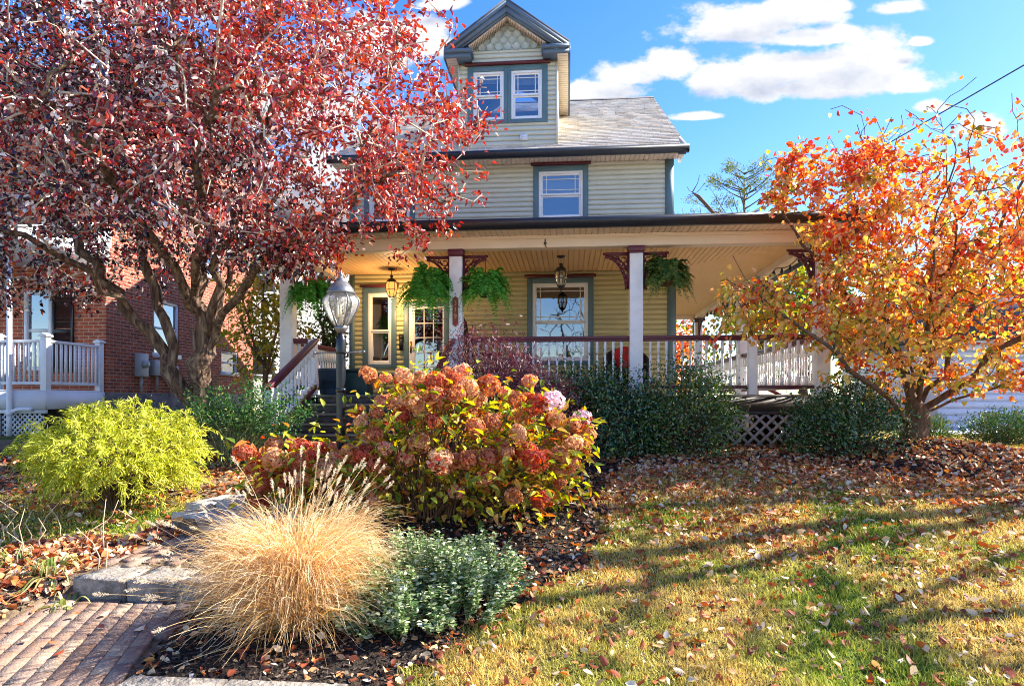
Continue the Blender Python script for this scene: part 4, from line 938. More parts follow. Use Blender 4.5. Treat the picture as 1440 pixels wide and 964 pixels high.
make('lantern_ribs', k, M['pewter'], lp, True)
k = MB(); k.lathe([(.122,2.605),(.135,2.612),(.137,2.63),(.12,2.645),(.122,2.66),(.105,2.675),(.09,2.70),(.066,2.722),(.045,2.735),(.043,2.755),(.03,2.765),(.016,2.775),(.022,2.79),(.022,2.80),(.010,2.812),(.004,2.84),(0,2.845)], 24, (LX,LY,0)); make('lantern_cap', k, M['pewter'], lp, True)
k = MB(); k.lathe([(.016,2.30),(.016,2.38),(.02,2.385),(.02,2.40),(.0,2.41)], 10, (LX,LY,0))
for j in range(3): t = j*2*PI/3; k.lathe([(.012,2.38),(.012,2.46),(.010,2.47),(.013,2.50),(0,2.545)], 8, (LX+.04*math.cos(t),LY+.04*math.sin(t),0))
make('candle', k, M['candle'], lp, True)

# ------------------------------------------------------------------ next door: brick house with white porch
NX, NY, ND = -9.7, 12.7, 1.76
nb = empty('brick_house', (-11.5, NY, .9), 'red brick house next door with shuttered window and white front porch', 'house')
B = lambda name, mb, m, p=None, **k: make(name, mb, m, p or nb, **k)
wf = (-11.55,-10.92,2.2,3.9)
k = MB(); backing(k, -15, NX, 1.72, 8.2, NY, [wf]); B('front_wall', k, M['brick_f'])
def sidewall(mb, x, y0, y1, z0, z1, holes, t=.12):
    m = MB(); backing(m, y0, y1, z0, z1, 0, holes, t); V = np.concatenate(m.v); V = np.column_stack([x-V[:,1], V[:,0], V[:,2]]); mb.v.append(V)
    for f in m.f: mb.f.append(f+mb.n)
    mb.n += len(V)
sh_ = [(14.25,15.25,2.62,3.95),(17.2,18.1,2.3,2.95),(16.3,17.2,4.9,6.3)]
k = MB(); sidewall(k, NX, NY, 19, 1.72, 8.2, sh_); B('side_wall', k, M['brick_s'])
k = MB(); k.box(-15, NX+.03, NY-.03, 19, .5, 1.72); B('foundation', k, M['fstone'])
k = MB(); k.box(-14.9, NX-.4, 13.4, 18.9, 1.8, 8.1); B('interior', k, M['dark'])
k = MB(); k.prism([(NY-.5,8.2),(19.4,8.2),(16,10.5)], 'x', -15.2, NX+.35); B('roof', k, M['roofgrey'])
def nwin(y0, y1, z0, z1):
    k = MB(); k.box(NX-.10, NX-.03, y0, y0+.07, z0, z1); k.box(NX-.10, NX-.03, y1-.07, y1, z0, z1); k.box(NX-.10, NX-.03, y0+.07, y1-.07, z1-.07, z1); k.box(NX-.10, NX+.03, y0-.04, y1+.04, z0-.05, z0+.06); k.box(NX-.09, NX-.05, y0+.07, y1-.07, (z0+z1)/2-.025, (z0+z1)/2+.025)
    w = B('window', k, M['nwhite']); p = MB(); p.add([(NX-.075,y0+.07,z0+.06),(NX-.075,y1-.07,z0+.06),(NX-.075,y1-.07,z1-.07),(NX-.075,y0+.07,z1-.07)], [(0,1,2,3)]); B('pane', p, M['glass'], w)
for h in sh_: nwin(*h)
x0, x1, z0, z1 = wf
k = MB(); k.box(x0, x0+.07, NY-.02, NY+.08, z0, z1); k.box(x1-.07, x1, NY-.02, NY+.08, z0, z1); k.box(x0+.07, x1-.07, NY-.02, NY+.08, z1-.08, z1); k.box(x0+.07, x1-.07, NY-.02, NY+.08, z0, z0+.08); k.box(x0+.07, x1-.07, NY+.01, NY+.05, 3.02, 3.08)
w = B('window', k, M['nwhite']); p = MB(); p.add([(x0+.07,NY+.04,z0+.08),(x1-.07,NY+.04,z0+.08),(x1-.07,NY+.04,z1-.08),(x0+.07,NY+.04,z1-.08)], [(0,1,2,3)]); B('pane', p, M['glass'], w)
k = MB()
k.box(-10.88,-10.84,NY-.05,NY-.005,2.15,3.92); k.box(-10.46,-10.42,NY-.05,NY-.005,2.15,3.92)
for zz_ in (2.15, 2.98, 3.84): k.box(-10.84,-10.46,NY-.049,NY-.005,zz_,zz_+.08)
for i in range(40):
    zz_ = 2.24+i*.041
    if 2.95 < zz_ < 3.07 : continue
    k.add([(-10.84,NY-.045,zz_),(-10.46,NY-.045,zz_),(-10.46,NY-.012,zz_+.036),(-10.84,NY-.012,zz_+.036)], [(0,1,2,3)])
B('shutter', k, M['black'])
# its porch
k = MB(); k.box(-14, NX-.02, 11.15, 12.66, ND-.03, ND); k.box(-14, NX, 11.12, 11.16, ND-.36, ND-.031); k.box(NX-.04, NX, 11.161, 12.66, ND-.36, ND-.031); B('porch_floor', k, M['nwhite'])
def picketrail(p, q, n):
    p, q = np.array(p, float), np.array(q, float); k = MB()
    k.bar(np.append(p, ND+.92), np.append(q, ND+.92), .07, .05); k.bar(np.append(p, ND+.13), np.append(q, ND+.13), .05, .05); r = B('porch_railing', k, M['nwhite'], bevel=.005)
    pm = MB(); pm.box(-.017,.017,-.017,.017,0,.74); first = None
    for i in range(n):
        c = p+(q-p)*(i+.5)/n; loc = Vector((c[0], c[1], ND+.156))-Vector((-11.5,NY,.9))
        if first is None: first = make('picket', pm, M['nwhite'], r, local=True); first.location = loc
        else: dup(first, r, loc)
picketrail((-10.68,11.22), (-9.84,11.22), 8); picketrail((-9.78,11.30), (-9.78,12.58), 11); picketrail((-11.65,11.22),(-10.80,11.22), 8)
for x, y in ((-9.78,11.22),(-9.78,12.60),(-10.74,11.22)):
    k = MB(); k.box(x-.06,x+.06,y-.06,y+.06,ND,ND+1.0); k.prism([(x-.085,ND+1.0),(x+.085,ND+1.0),(x+.085,ND+1.03),(x,ND+1.07),(x-.085,ND+1.03)], 'y', y-.085, y+.085); B('railing_post', k, M['nwhite'], bevel=.005)
k = MB(); k.box(-11.0,-10.78,11.18,11.40,ND,4.4); k.box(-11.04,-10.74,11.14,11.44,ND,ND+.1); 
k = MB(); k.box(-11.93,-11.70,11.14,11.38,ND,4.4); k.box(-11.98,-11.65,11.09,11.43,ND,ND+.12); B('porch_column', k, M['nwhite'], bevel=.008)
k = MB(); k.box(-9.95,-9.73,11.14,11.38,ND+1.2,4.4)
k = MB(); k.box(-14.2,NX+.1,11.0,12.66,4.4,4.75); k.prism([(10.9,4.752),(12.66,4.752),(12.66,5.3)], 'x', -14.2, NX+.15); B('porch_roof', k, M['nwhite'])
k = MB(); lattice(k, -10.65, -9.8, .85, ND-.44, 11.2, .07, .026); p = B('lattice_panel', k, M['nwhite'])
k = MB(); k.box(-10.7,-9.72,11.15,11.195,ND-.44,ND-.37); k.box(-10.72,-10.66,11.15,11.195,.8,ND-.44); B('lattice_frame', k, M['nwhite'], p)
k = MB(); k.box(-14,-10.75,11.18,11.4,.6,ND-.361); B('porch_base', k, M['foot'])
k = MB(); k.tube([(-10.35,11.04,4.5),(-10.35,11.04,1.32),(-10.35,11.04,.85)], .045, 10); k.tube([(-10.35,11.04,1.32),(-10.30,11.06,1.36),(-10.22,11.10,1.40),(-9.95,11.10,1.40)], .04, 10); k.lathe([(.055,1.28),(.055,1.36)], 12, (-10.35,11.04,0)); B('downspout', k, M['nwhite'], smooth=True)
# meters on its side wall
def meter(y, z, w, h, glass, label):
    e = empty('utility_meter', (NX+.0, y, z), label, 'meter', 'utility boxes on the brick side wall')
    k = MB(); k.box(NX+.004, NX+.14, y-w/2, y+w/2, z-h/2, z+h/2); make('box', k, M['metergrey'], e, bevel=.008)
    if glass:
        k = MB(); k.lathe([(.085,0),(.085,.05),(.07,.085),(0,.10)], 16, (0,0,0)); V = np.concatenate(k.v); k.v = [np.column_stack([V[:,2]+NX+.141, V[:,0]+y, V[:,1]+z+.02])]; make('dial', k, M['metergrey'], e, True)
    k = MB(); k.tube([(NX+.06,y,z-h/2),(NX+.06,y,z-h/2-.35)], .03, 8); make('conduit', k, M['metergrey'], e, True)
meter(13.72, 2.36, .30, .52, True, 'grey electric meter with round dial, leftmost box on the brick wall')
meter(14.28, 2.32, .34, .36, False, 'shallow grey utility box in the middle of three on the brick wall')
meter(14.82, 2.22, .36, .34, True, 'low grey meter box nearest the tree trunk on the brick wall')
# pale house further back, turned to the sun
wh = empty('white_house', (-9.3, 20.5, .95), 'bright cream house far back between the brick house and the porch', 'house')
ang = math.radians(38); ca_, sa_ = math.cos(ang), math.sin(ang)
def rotm(mb, c=(-9.3, 20.5)):
    V = np.concatenate(mb.v); x, y = V[:,0].copy(), V[:,1].copy(); V[:,0] = c[0]+x*ca_-y*sa_; V[:,1] = c[1]+x*sa_+y*ca_; mb.v = [V]; return mb
hw_ = [(-1.2,-.35,2.3,3.5),(1.0,1.8,2.3,3.5),(-1.2,-.35,5.0,6.2),(1.0,1.8,5.0,6.2)]
k = MB(); backing(k, -3.4, 3.4, .8, 7.4, 0, hw_); k.box(-3.4,3.4,.3,5,.8,7.4); make('wall', rotm(k), M['stucco'], wh)
k = MB(); k.prism([(-.4,7.4),(5.4,7.4),(2.5,9.4)], 'x', -3.7, 3.7); make('roof', rotm(k), M['roofgrey'], wh)
for a, b, c, d in hw_:
    k = MB(); k.box(a,a+.08,-.02,.06,c,d); k.box(b-.08,b,-.02,.06,c,d); k.box(a+.08,b-.08,-.02,.06,c,c+.08); k.box(a+.08,b-.08,-.02,.06,d-.08,d); k.box(a+.08,b-.08,-.01,.05,(c+d)/2-.03,(c+d)/2+.03); w = make('window', rotm(k), M['nwhite'], wh)
    k = MB(); k.add([(a+.08,.03,c+.08),(b-.08,.03,c+.08),(b-.08,.03,d-.08),(a+.08,.03,d-.08)], [(0,1,2,3)]); make('pane', rotm(k), M['glass'], w)
# garage at the right
ga = empty('garage', (12, 15.5, .9), 'low pale blue grey garage beyond the orange tree', 'garage')
k = MB(); siding(k, 8.2, 16, .9, 2.9, 15.0, [(10.2,12.6,.9,2.6)], .16, .012); k.box(8.2,16,15.01,20,.6,2.9); make('wall', k, M['garage'], ga)
k = MB(); k.prism([(14.6,2.9),(20.4,2.9),(17.5,4.3)], 'x', 7.9, 16.3); make('roof', k, M['roofgrey'], ga)
k = MB(); k.box(10.2,12.6,14.96,15.005,.9,2.6)
for i in range(4): k.box(10.25,12.55,14.945,14.959,.95+i*.42,.95+i*.42+.36)
make('door', k, M['garage'], ga)
# driveway in front of it
dv = grid_sheet(np.arange(7.2, 30, .4), np.arange(12.6, 15.0, .3), lambda x, y: gz(x, y)+.02); setp(make('driveway', dv, mat('pale_concrete', (.50,.52,.56), .85, .2, .1, 2, bump=.2)), kind='structure')

# overhead line and its poles
def polep(x, y, label):
    z = float(gz(x, y)); e = empty('utility_pole', (x, y, z), label, 'pole', 'utility poles of the overhead line'); k = MB(); k.tube([(x,y,z-.2),(x,y,9.4)], [.15,.11], 12); make('pole', k, M['wood'], e, True)
    k = MB(); k.box(x-.9,x+.9,y-.06,y+.06,8.78,8.9); make('crossarm', k, M['wood'], e)
    k = MB()
    for dx in (-.7,.7): k.lathe([(.03,0),(.05,.04),(.03,.1)], 8, (x+dx,y,8.9))
    make('insulator', k, M['metergrey'], e)
polep(.5, 58, 'tall wooden utility pole far behind the house')
s = np.linspace(0, 1, 40); k = MB()
A_, B_ = np.array((12.35,2.6,9.0)), np.array((.5,58,9.0)); P = A_+(B_-A_)*s[:,None]; P[:,2] -= .35*4*s*(1-s); k.tube(P, .016, 5)
polep(12.35, 2.6, 'tall wooden utility pole at the lawn edge')
thing('overhead_wire', k, M['black'], tuple(A_), 'black overhead wire crossing the sky above the orange tree', 'wire')
# ------------------------------------------------------------------ trees
def tree(name, label, cat, base, limbs, targets, trunk_r, leafm, barkm, nl, L, W, spread, tip_r=.005, twigm=None, group=None, step=.22, along=.55, wiggle=.06, droop=.35, fold=.25, power=.42, w2=.72, wide=(.32,.7), keep=None, up=0., cut=.02, bare=0.):
    e = empty(name, base, label, cat, group)
    tags_ = rng.random(len(targets)) > bare
    pos, par, r, tips, w = grow(limbs, targets, trunk_r, tip_r, step, power, wiggle, up)
    A, Bm = branches(pos, par, r, w, cut)
    t = make('trunk', A, barkm, e, True)
    if Bm.n: make('branches', Bm, twigm or barkm, e, True)
    tips = tips[tags_]; tip = pos[tips]; p1 = pos[par[tips]]; p2 = pos[par[par[tips]]]
    n = len(tip)*nl; i = rng.integers(0, len(tip), n) if nl < 8 else np.repeat(np.arange(len(tip)), nl)
    n = len(i); u = rng.random(n)**1.3*along; base_ = np.where((u < .5)[:,None], tip[i]+(p1[i]-tip[i])*(u*2)[:,None], p1[i]+(p2[i]-p1[i])*np.clip(u*2-1, 0, 1)[:,None])
    C = base_+rng.normal(size=(n,3))*spread
    if keep is not None: q = keep(C); C = C[q]; i = i[q]; n = len(C)
    D = unit(tip[i]-p2[i])*.6+rdir(n)*.9; D[:,2] -= droop
    m = MB(); sc = rng.uniform(.65, 1.15, n); leaves(m, C, D, rdir(n)+np.array((0,0,.8)), L*sc, W*sc, fold, .15, wide, w2); make('crown', m, leafm, e)
    return e
M['plum'] = leafmat('plum_leaves', [(0,(.012,.005,.010)),(.35,(.030,.008,.014)),(.5,(.07,.014,.02)),(.55,(.26,.02,.02)),(.76,(.44,.03,.02)),(.78,(.66,.58,.54)),(.93,(.84,.78,.74)),(.95,(.55,.05,.03)),(1,(.60,.14,.04))], .16, .25, 1.0,  # near-white stops in both ramps paint leaf glints into the colour
    patch=[(0,(.05,.008,.012)),(.2,(.28,.015,.015)),(.5,(.56,.028,.014)),(.9,(.62,.12,.03)),(.94,(.70,.50,.42)),(1,(.78,.66,.60))], pscale=1.1, axis=(.12,-.02,.055,-.32), prange=(.44,.72))
M['orange'] = leafmat('dogwood_leaves', [(0,(.58,.04,.03)),(.3,(.70,.11,.05)),(.6,(.76,.24,.09)),(.85,(.80,.40,.18)),(1,(.82,.58,.30))], .48, .42, .4,
    patch=[(0,(.16,.23,.04)),(.2,(.46,.46,.07)),(.45,(.80,.66,.15)),(.75,(.86,.62,.20)),(1,(.78,.32,.10))], pscale=2.4, prange=(.42,.56), axis=(-.02,0,-.045,.06), gain=.85)
# the purple plum with its red outer leaves
tb = (-5.05, 8.4, .74)
limbs = [[(-5.05,8.4,.66),(-5.03,8.38,1.2),(-5.03,8.36,1.75),(-4.98,8.34,2.2),(-5.0,8.34,2.9),(-4.95,8.4,4.2),(-5.1,8.6,6.2)],
 [(-5.03,8.38,1.25),(-5.12,8.34,1.55),(-5.32,8.28,2.0),(-5.62,8.2,2.5),(-6.2,8.1,3.2),(-6.8,8.0,3.95),(-7.5,7.9,5.0)],
 [(-4.97,8.34,2.35),(-4.75,8.2,2.9),(-4.3,8.05,4.0),(-3.6,7.9,5.7)],
 [(-4.97,8.34,2.3),(-4.55,8.1,2.75),(-3.85,7.85,3.35),(-2.9,7.6,3.95),(-2.0,7.5,4.3)],
 [(-5.0,8.34,2.7),(-5.05,7.8,3.3),(-5.1,7.0,4.0),(-5.2,6.0,4.6)],
 [(-5.25,8.3,2.0),(-5.5,8.25,2.6),(-5.9,8.3,3.8),(-6.5,8.5,5.6)],
 [(-4.97,8.34,2.6),(-4.7,8.5,3.3),(-4.2,8.8,4.6),(-3.4,9.0,6.0)],
 [(-5.62,8.2,2.5),(-5.9,7.7,3.0),(-6.6,6.9,3.6),(-7.4,6.3,4.0)],
 [(-5.0,8.34,2.9),(-4.7,7.6,3.6),(-4.2,6.9,4.4),(-3.6,6.3,5.2)]]
def plow(p):
    x, y, z = p
    if x > -.9 or x < -9.4 or z > 8.6: return False
    if y > 9.1 and z < 6.4 and x > -4.9: return False
    lo = 3.0 if x < -6.2 else (3.4 if x < -4.2 else (3.2 if x < -2.95 else 3.3+.42*(x+2.95)))
    if x > -2.6 and z > 5.5+.9*(-1.0-x): return False
    return z > lo
tg = np.concatenate([inside(3000, (-4.8,7.75,4.95), (4.25,2.6,3.5), plow, 0, .16, 5, .45), np.column_stack([rng.uniform(-3.9,-2.9,90), rng.uniform(7.2,8.3,90), rng.uniform(3.2,3.7,90)]), np.column_stack([rng.uniform(-8.8,-6.2,50), rng.uniform(6.3,8.3,50), rng.uniform(2.7,3.2,50)])])
tree('purple_plum_tree', 'large purple leaved tree turning red at its edge, left of the porch', 'tree', tb, limbs, tg, .165, M['plum'], M['bark'], 21, .076, .043, .066, .0068, M['twig'], along=.9, wiggle=.11, droop=.45, power=.50, fold=.35, cut=.022, bare=.16)
# the orange dogwood by the porch corner
ob = (4.84, 9.46, float(gz(4.84, 9.46)))
zb = ob[2]; X, Y = ob[0], ob[1]
limbs = [[(X,Y,zb-.1),(X+.01,Y,zb+.2),(X+.03,Y,zb+.45),(X+.1,Y,zb+.9),(X+.25,Y+.05,zb+1.8),(X+.45,Y+.1,zb+3.2),(X+.6,Y+.1,zb+4.3)],
 [(X,Y,zb+.2),(X-.30,Y-.45,zb+.30),(X-.75,Y-.95,zb+.55),(X-1.35,Y-1.25,zb+.95),(X-1.95,Y-1.25,zb+1.4),(X-2.45,Y-1.15,zb+1.9),(X-2.75,Y-1.1,zb+2.4)],
 [(X+.02,Y,zb+.4),(X-.2,Y-.1,zb+1.0),(X-.55,Y-.2,zb+1.9),(X-.9,Y-.3,zb+3.0),(X-1.1,Y-.3,zb+3.9)],
 [(X+.03,Y,zb+.42),(X+.35,Y-.05,zb+.95),(X+.8,Y-.1,zb+1.9),(X+1.2,Y-.1,zb+3.2),(X+1.5,Y-.1,zb+4.2)],
 [(X+.02,Y,zb+.35),(X+.4,Y-.2,zb+.7),(X+1.0,Y-.4,zb+1.3),(X+1.9,Y-.6,zb+2.0),(X+2.8,Y-.6,zb+2.7)],
 [(X+.02,Y,zb+.33),(X+.5,Y,zb+.55),(X+1.1,Y,zb+.8),(X+1.9,Y-.1,zb+1.1),(X+2.7,Y,zb+1.5)],
 [(X+.03,Y,zb+.42),(X-.05,Y-.5,zb+1.1),(X-.3,Y-1.1,zb+2.0),(X-.5,Y-1.5,zb+2.8)],
 [(X+.05,Y,zb+.6),(X+.1,Y-.4,zb+1.4),(X+.2,Y-.6,zb+2.6),(X+.1,Y-.6,zb+3.9)],
 [(X+.03,Y,zb+.45),(X+.2,Y+.5,zb+1.3),(X+.5,Y+1.0,zb+2.6),(X+.6,Y+1.2,zb+3.6)],
 [(X-.2,Y-.1,zb+1.0),(X-.8,Y-.3,zb+1.7),(X-1.5,Y-.4,zb+2.5),(X-1.9,Y-.4,zb+3.1)]]
def olow(p):
    x, y, z = p
    if y > 9.55 and x < 4.0: return False
    if z > 3.1+.9*(x-1.7)**.8*1.25 if x > 1.7 else True: return False
    if x < 3.6 and z < 2.15+.5*(3.6-x): return False
    if x < 3.3 and z > 4.4+.5*(x-2.3): return False
    if y > 9.2 and x < 4.3 and z > 3.4: return False
    if x < 3.25 and 3.35 < z < 4.0: return False
    return z > 1.45+.0*x
tg = np.concatenate([inside(900, (5.05,9.1,3.3), (3.15,1.9,2.15), olow, 0, .22, 8, .5),
    np.column_stack([rng.uniform(3.5,7.8,60), rng.uniform(8.6,9.6,60), rng.uniform(4.9,5.75,60)]),
    np.column_stack([rng.uniform(3.25,4.3,80), rng.uniform(8.3,9.2,80), rng.uniform(3.2,4.2,80)]),
    np.column_stack([rng.uniform(2.6,4.4,130), rng.uniform(8.2,9.15,130), rng.uniform(4.1,4.8,130)]),
    np.column_stack([rng.uniform(3.2,6.9,100), rng.uniform(8.1,9.5,100), rng.uniform(1.75,3.4,100)]),
    np.column_stack([rng.uniform(1.9,4.2,110), rng.uniform(8.0,8.9,110), rng.uniform(2.3,3.2,110)])])
tree('orange_dogwood', 'low spreading tree with orange, red and yellow leaves at the porch corner', 'tree', ob, limbs, tg, .16, M['orange'], M['bark2'], 13, .088, .056, .062, .0052, M['bark2'], along=.8, wiggle=.07, droop=.55, power=.74, w2=.85, wide=(.28,.66), keep=lambda C: (C[:,2] < 5.0+rng.normal(size=len(C))*.12) | (rng.random(len(C)) < .13))

# small trees of the background
M['yg'] = leafmat('yellow_green_leaves', [(0,(.10,.16,.02)),(.5,(.28,.28,.04)),(.8,(.50,.38,.07)),(1,(.50,.20,.05))], .45, .5, .3)
M['gr'] = leafmat('green_leaves', [(0,(.03,.09,.015)),(.6,(.08,.16,.03)),(1,(.22,.26,.05))], .35, .5, .3)
def simple_tree(name, label, x, y, h, rad, low, leafm, nt_, nl, L, seed, tr=.12, group=None, dens=.12, barkm='bark2', top=None):
    z = float(gz(x, y)); c = (x, y, z+low+(h-low)/2)
    def ok(p): return p[2] > z+low
    T = inside(nt_, c, (rad, rad, (h-low)/2*1.05), ok, 0, .25, seed, .5)
    limbs = [[(x,y,z-.1),(x+.05,y,z+h*.25),(x-.05,y,z+h*.5),(x,y,z+h*.8)]]
    for a in np.linspace(0, 2*PI, 6)[:-1]+seed: limbs.append([(x+.02,y,z+h*(.25+.06*(a % 1.7))), (x+rad*.3*math.cos(a), y+rad*.3*math.sin(a), z+h*.48), (x+rad*.65*math.cos(a), y+rad*.65*math.sin(a), z+h*.72)])
    return tree(name, label, 'tree', (x,y,z), limbs, T, tr, leafm, M[barkm], nl, L, L*.6, dens, .006, M[barkm], group, step=.4, along=.9)
simple_tree('young_tree', 'slim young tree with yellow green leaves between the two houses', -6.0, 12.2, 3.7, 1.05, .9, M['yg'], 150, 14, .10, 2, .06)
simple_tree('young_tree', 'taller green tree close against the left end of the porch', -5.15, 13.6, 4.2, .75, .6, M['gr'], 110, 14, .09, 4, .07)
simple_tree('autumn_tree', 'yellow tree seen through the open side porch beyond the railing', 6.2, 22, 6.5, 2.2, 1.0, M['yg'], 190, 16, .20, 3, .14, dens=.2)
simple_tree('autumn_tree', 'green and yellow tree behind the side porch stairs', 9.5, 27, 7.5, 2.8, 1.0, M['gr'], 210, 16, .24, 6, .16, dens=.25)
simple_tree('autumn_tree', 'pale yellow tree rising behind the garage roof', 15.5, 26, 7.0, 3.0, 1.5, M['yg'], 200, 16, .24, 9, .16, dens=.25)
simple_tree('autumn_tree', 'low orange tree far behind the porch corner post', 5.0, 32, 5.0, 2.0, .6, M['orange'], 130, 16, .24, 12, .14, dens=.25)
simple_tree('street_tree', 'half bare yellowing tree at the lawn edge that shades the grass', 8.9, 5.9, 6.2, 1.9, 3.2, M['yg'], 70, 7, .12, 18, .16, dens=.16)
simple_tree('street_tree', 'tall half bare tree right of the lawn whose crown dapples the grass', 9.8, 8.4, 9.3, 2.3, 5.4, M['yg'], 85, 6, .15, 19, .2, dens=.2)
M['greybark'] = mat('grey_bark', (.10,.085,.075), .9, .1, .3)
for bx_, by_, sd_n, lab in ((-6.5,-15,51,'bare tree across the street mirrored in the narrow porch window'),(1.5,-17,52,'bare tree across the street mirrored in the big porch window'),(9,-16,53,'bare tree across the street opposite the orange tree')):
    z = float(gz(bx_,by_)); T = inside(420, (bx_,by_,z+5.6), (3.4,2.6,3.9), lambda p: p[2] > z+2.0, 0, .25, sd_n)
    e = empty('street_tree', (bx_,by_,z), lab, 'tree', 'bare trees across the street')
    pos, par, r, tips, w = grow([[(bx_,by_,z-.1),(bx_,by_,z+1.5),(bx_+.1,by_,z+3),(bx_,by_,z+7)],[(bx_,by_,z+1.8),(bx_-1.3,by_,z+4),(bx_-2,by_,z+6.5)],[(bx_,by_,z+2.0),(bx_+1.3,by_,z+4),(bx_+2.2,by_,z+6.5)]], T, .26, .014, .4, .45, .09)
    A, Bm = branches(pos, par, r, w, -1); make('trunk', A, M['greybark'], e, True)
# bare tree top beside the eave
z = 1.0; T = inside(45, (5.3,27,8.6), (1.6,1.4,2.6), None, 0, .2, 21)
e = empty('bare_tree', (5.3,27,z), 'leafless grey tree showing a few twigs beside the house eave', 'tree')
pos, par, r, tips, w = grow([[(5.3,27,.8),(5.35,27,4),(5.3,27,7)],[(5.33,27,4),(5.0,27,6),(4.6,27,8.5)],[(5.33,27,4.5),(5.8,27,6.5),(6.1,27,9)]], T, .16, .012, .5, .45, .08)
A, Bm = branches(pos, par, r, w, -1); make('trunk', A, M['bark2'], e, True)
# ragged conifer with bright tufts
M['conifer'] = leafmat('conifer_needles', [(0,(.06,.10,.02)),(.5,(.14,.19,.03)),(1,(.34,.34,.05))], .25, .6, .2)
cx_, cy_ = 8.0, 30.0; cz_ = 1.0; e = empty('ragged_conifer', (cx_,cy_,cz_), 'ragged conifer with separate yellow green tufts rising behind the porch roof', 'tree')
k = MB(); k.tube([(cx_,cy_,.8),(cx_+.1,cy_,6),(cx_,cy_,11.6)], [.2,.13,.02], 8); tf = MB()
for i in range(58):
    zz_ = 6.0+5.9*rng.random()**.9; a = rng.uniform(0, 2*PI); l = (12.6-zz_)*.72*rng.uniform(.35, 1.15)+.25
    P = np.array([(cx_+math.cos(a)*l*s_, cy_+math.sin(a)*l*s_, zz_+l*(.30*s_+.25*s_*s_)) for s_ in np.linspace(0, 1, 7)]); k.tube(P, np.linspace(.035,.008,7), 4)
    for q in (5, 6):
        for _ in range(1):
            c = P[q]+rng.normal(size=3)*.14; n = 46; d = unit(rdir(n)+np.array((math.cos(a)*.4, math.sin(a)*.4, .7))); leaves(tf, c+rng.normal(size=(n,3))*np.array((.12,.12,.10)), d, rdir(n), rng.uniform(.10,.19,n), .028, .1, .1)
make('trunk', k, M['bark2'], e); make('crown', tf, M['conifer'], e)

# ------------------------------------------------------------------ shrubs
def shrub(name, label, cat, c, rad, n, L, W, leafm, stemm, seed, clumps=70, spread=.13, group=None, droop=.0, out=.7, lump=.2, hollow=.45, fold=.25, stems=True, low=.1, w2=.72):
    zg = float(gz(c[0], c[1])); c = np.array((c[0], c[1], zg)); rad = np.array(rad); e = empty(name, tuple(c), label, cat, group)
    P = inside(clumps, (c[0], c[1], zg+rad[2]*.15), rad, lambda p: p[2] > zg+low, hollow, lump, seed, .4)
    k = MB()
    for p in P:
        b = c+np.array((rng.normal()*rad[0]*.15, rng.normal()*rad[1]*.15, -.05)); m_ = b*.45+p*.55+np.array((0,0,.12*rad[2]))+rng.normal(size=3)*.03
        s_ = np.linspace(0, 1, 7)[:,None]; k.tube((1-s_)**2*b+2*s_*(1-s_)*m_+s_**2*p, np.linspace(.011,.004,7), 4, cap=False)
    if stems: make('stems', k, stemm, e)
    i = rng.integers(0, len(P), n); C = P[i]+rng.normal(size=(n,3))*spread; C[:,2] = np.maximum(C[:,2], zg+.03)
    D = unit((C-c)/rad)*out+rdir(n); D[:,2] += .25-droop
    m = MB(); s_ = rng.uniform(.7, 1.2, n); leaves(m, C, D, unit((C-c)/rad)+rdir(n)*.7, L*s_, W*s_, fold, .12, w2=w2); make('foliage', m, leafm, e)
    return e
M['holly'] = leafmat('holly_leaves', [(0,(.018,.065,.02)),(.6,(.045,.13,.035)),(.9,(.11,.21,.055)),(1,(.24,.18,.05))], .15, .2, .8)
M['holly2'] = leafmat('loose_evergreen_leaves', [(0,(.025,.075,.02)),(.5,(.06,.14,.03)),(.9,(.16,.22,.05)),(1,(.32,.18,.05))], .2, .22, .8)
shrub('holly_shrub', 'large dark glossy evergreen shrub before the right half of the big window rail', 'shrub', (.45,8.95), (.86,.62,1.15), 9500, .046, .026, M['holly'], M['stem'], 1, 150, .12, 'dark evergreen shrubs along the porch')
shrub('holly_shrub', 'loose dark evergreen shrub between the plain column and the lattice', 'shrub', (1.62,9.0), (.74,.55,1.12), 7500, .046, .026, M['holly2'], M['stem'], 2, 120, .12, 'dark evergreen shrubs along the porch')
shrub('holly_shrub', 'lower dark evergreen shrub between the lattice and the orange tree', 'shrub', (3.72,8.95), (.74,.60,.92), 7500, .046, .026, M['holly'], M['stem'], 3, 120, .12, 'dark evergreen shrubs along the porch')
shrub('evergreen_sapling', 'bright green bushy shrub rising at the left end of the dark evergreens', 'shrub', (-.02,9.35), (.5,.4,1.2), 3800, .05, .02, M['gr'], M['stem'], 4, 60, .12)
M['jmaple'] = leafmat('purple_laceleaf', [(0,(.06,.018,.03)),(.5,(.11,.03,.045)),(.9,(.17,.055,.06)),(1,(.22,.10,.08))], .3, .4, .4)
shrub('weeping_maple', 'weeping purple laceleaf maple mounded under the porch rail', 'shrub', (-.92,8.15), (1.12,.65,1.45), 14000, .075, .013, M['jmaple'], M['stem'], 5, 190, .15, droop=1.1, hollow=.6, fold=.1)
M['rose'] = leafmat('rose_leaves', [(0,(.02,.075,.02)),(.6,(.045,.13,.03)),(.95,(.10,.19,.05)),(1,(.45,.36,.12))], .3, .45, .35)
M['greenstem'] = mat('green_cane', (.16,.20,.07), .6, .3, .2)
zg = float(gz(-4.25, 7.95)); e = empty('rose_bush', (-4.25,7.95,zg), 'leggy green rose bush with bare pale canes left of the porch stairs', 'shrub')
k = MB(); lm = MB()
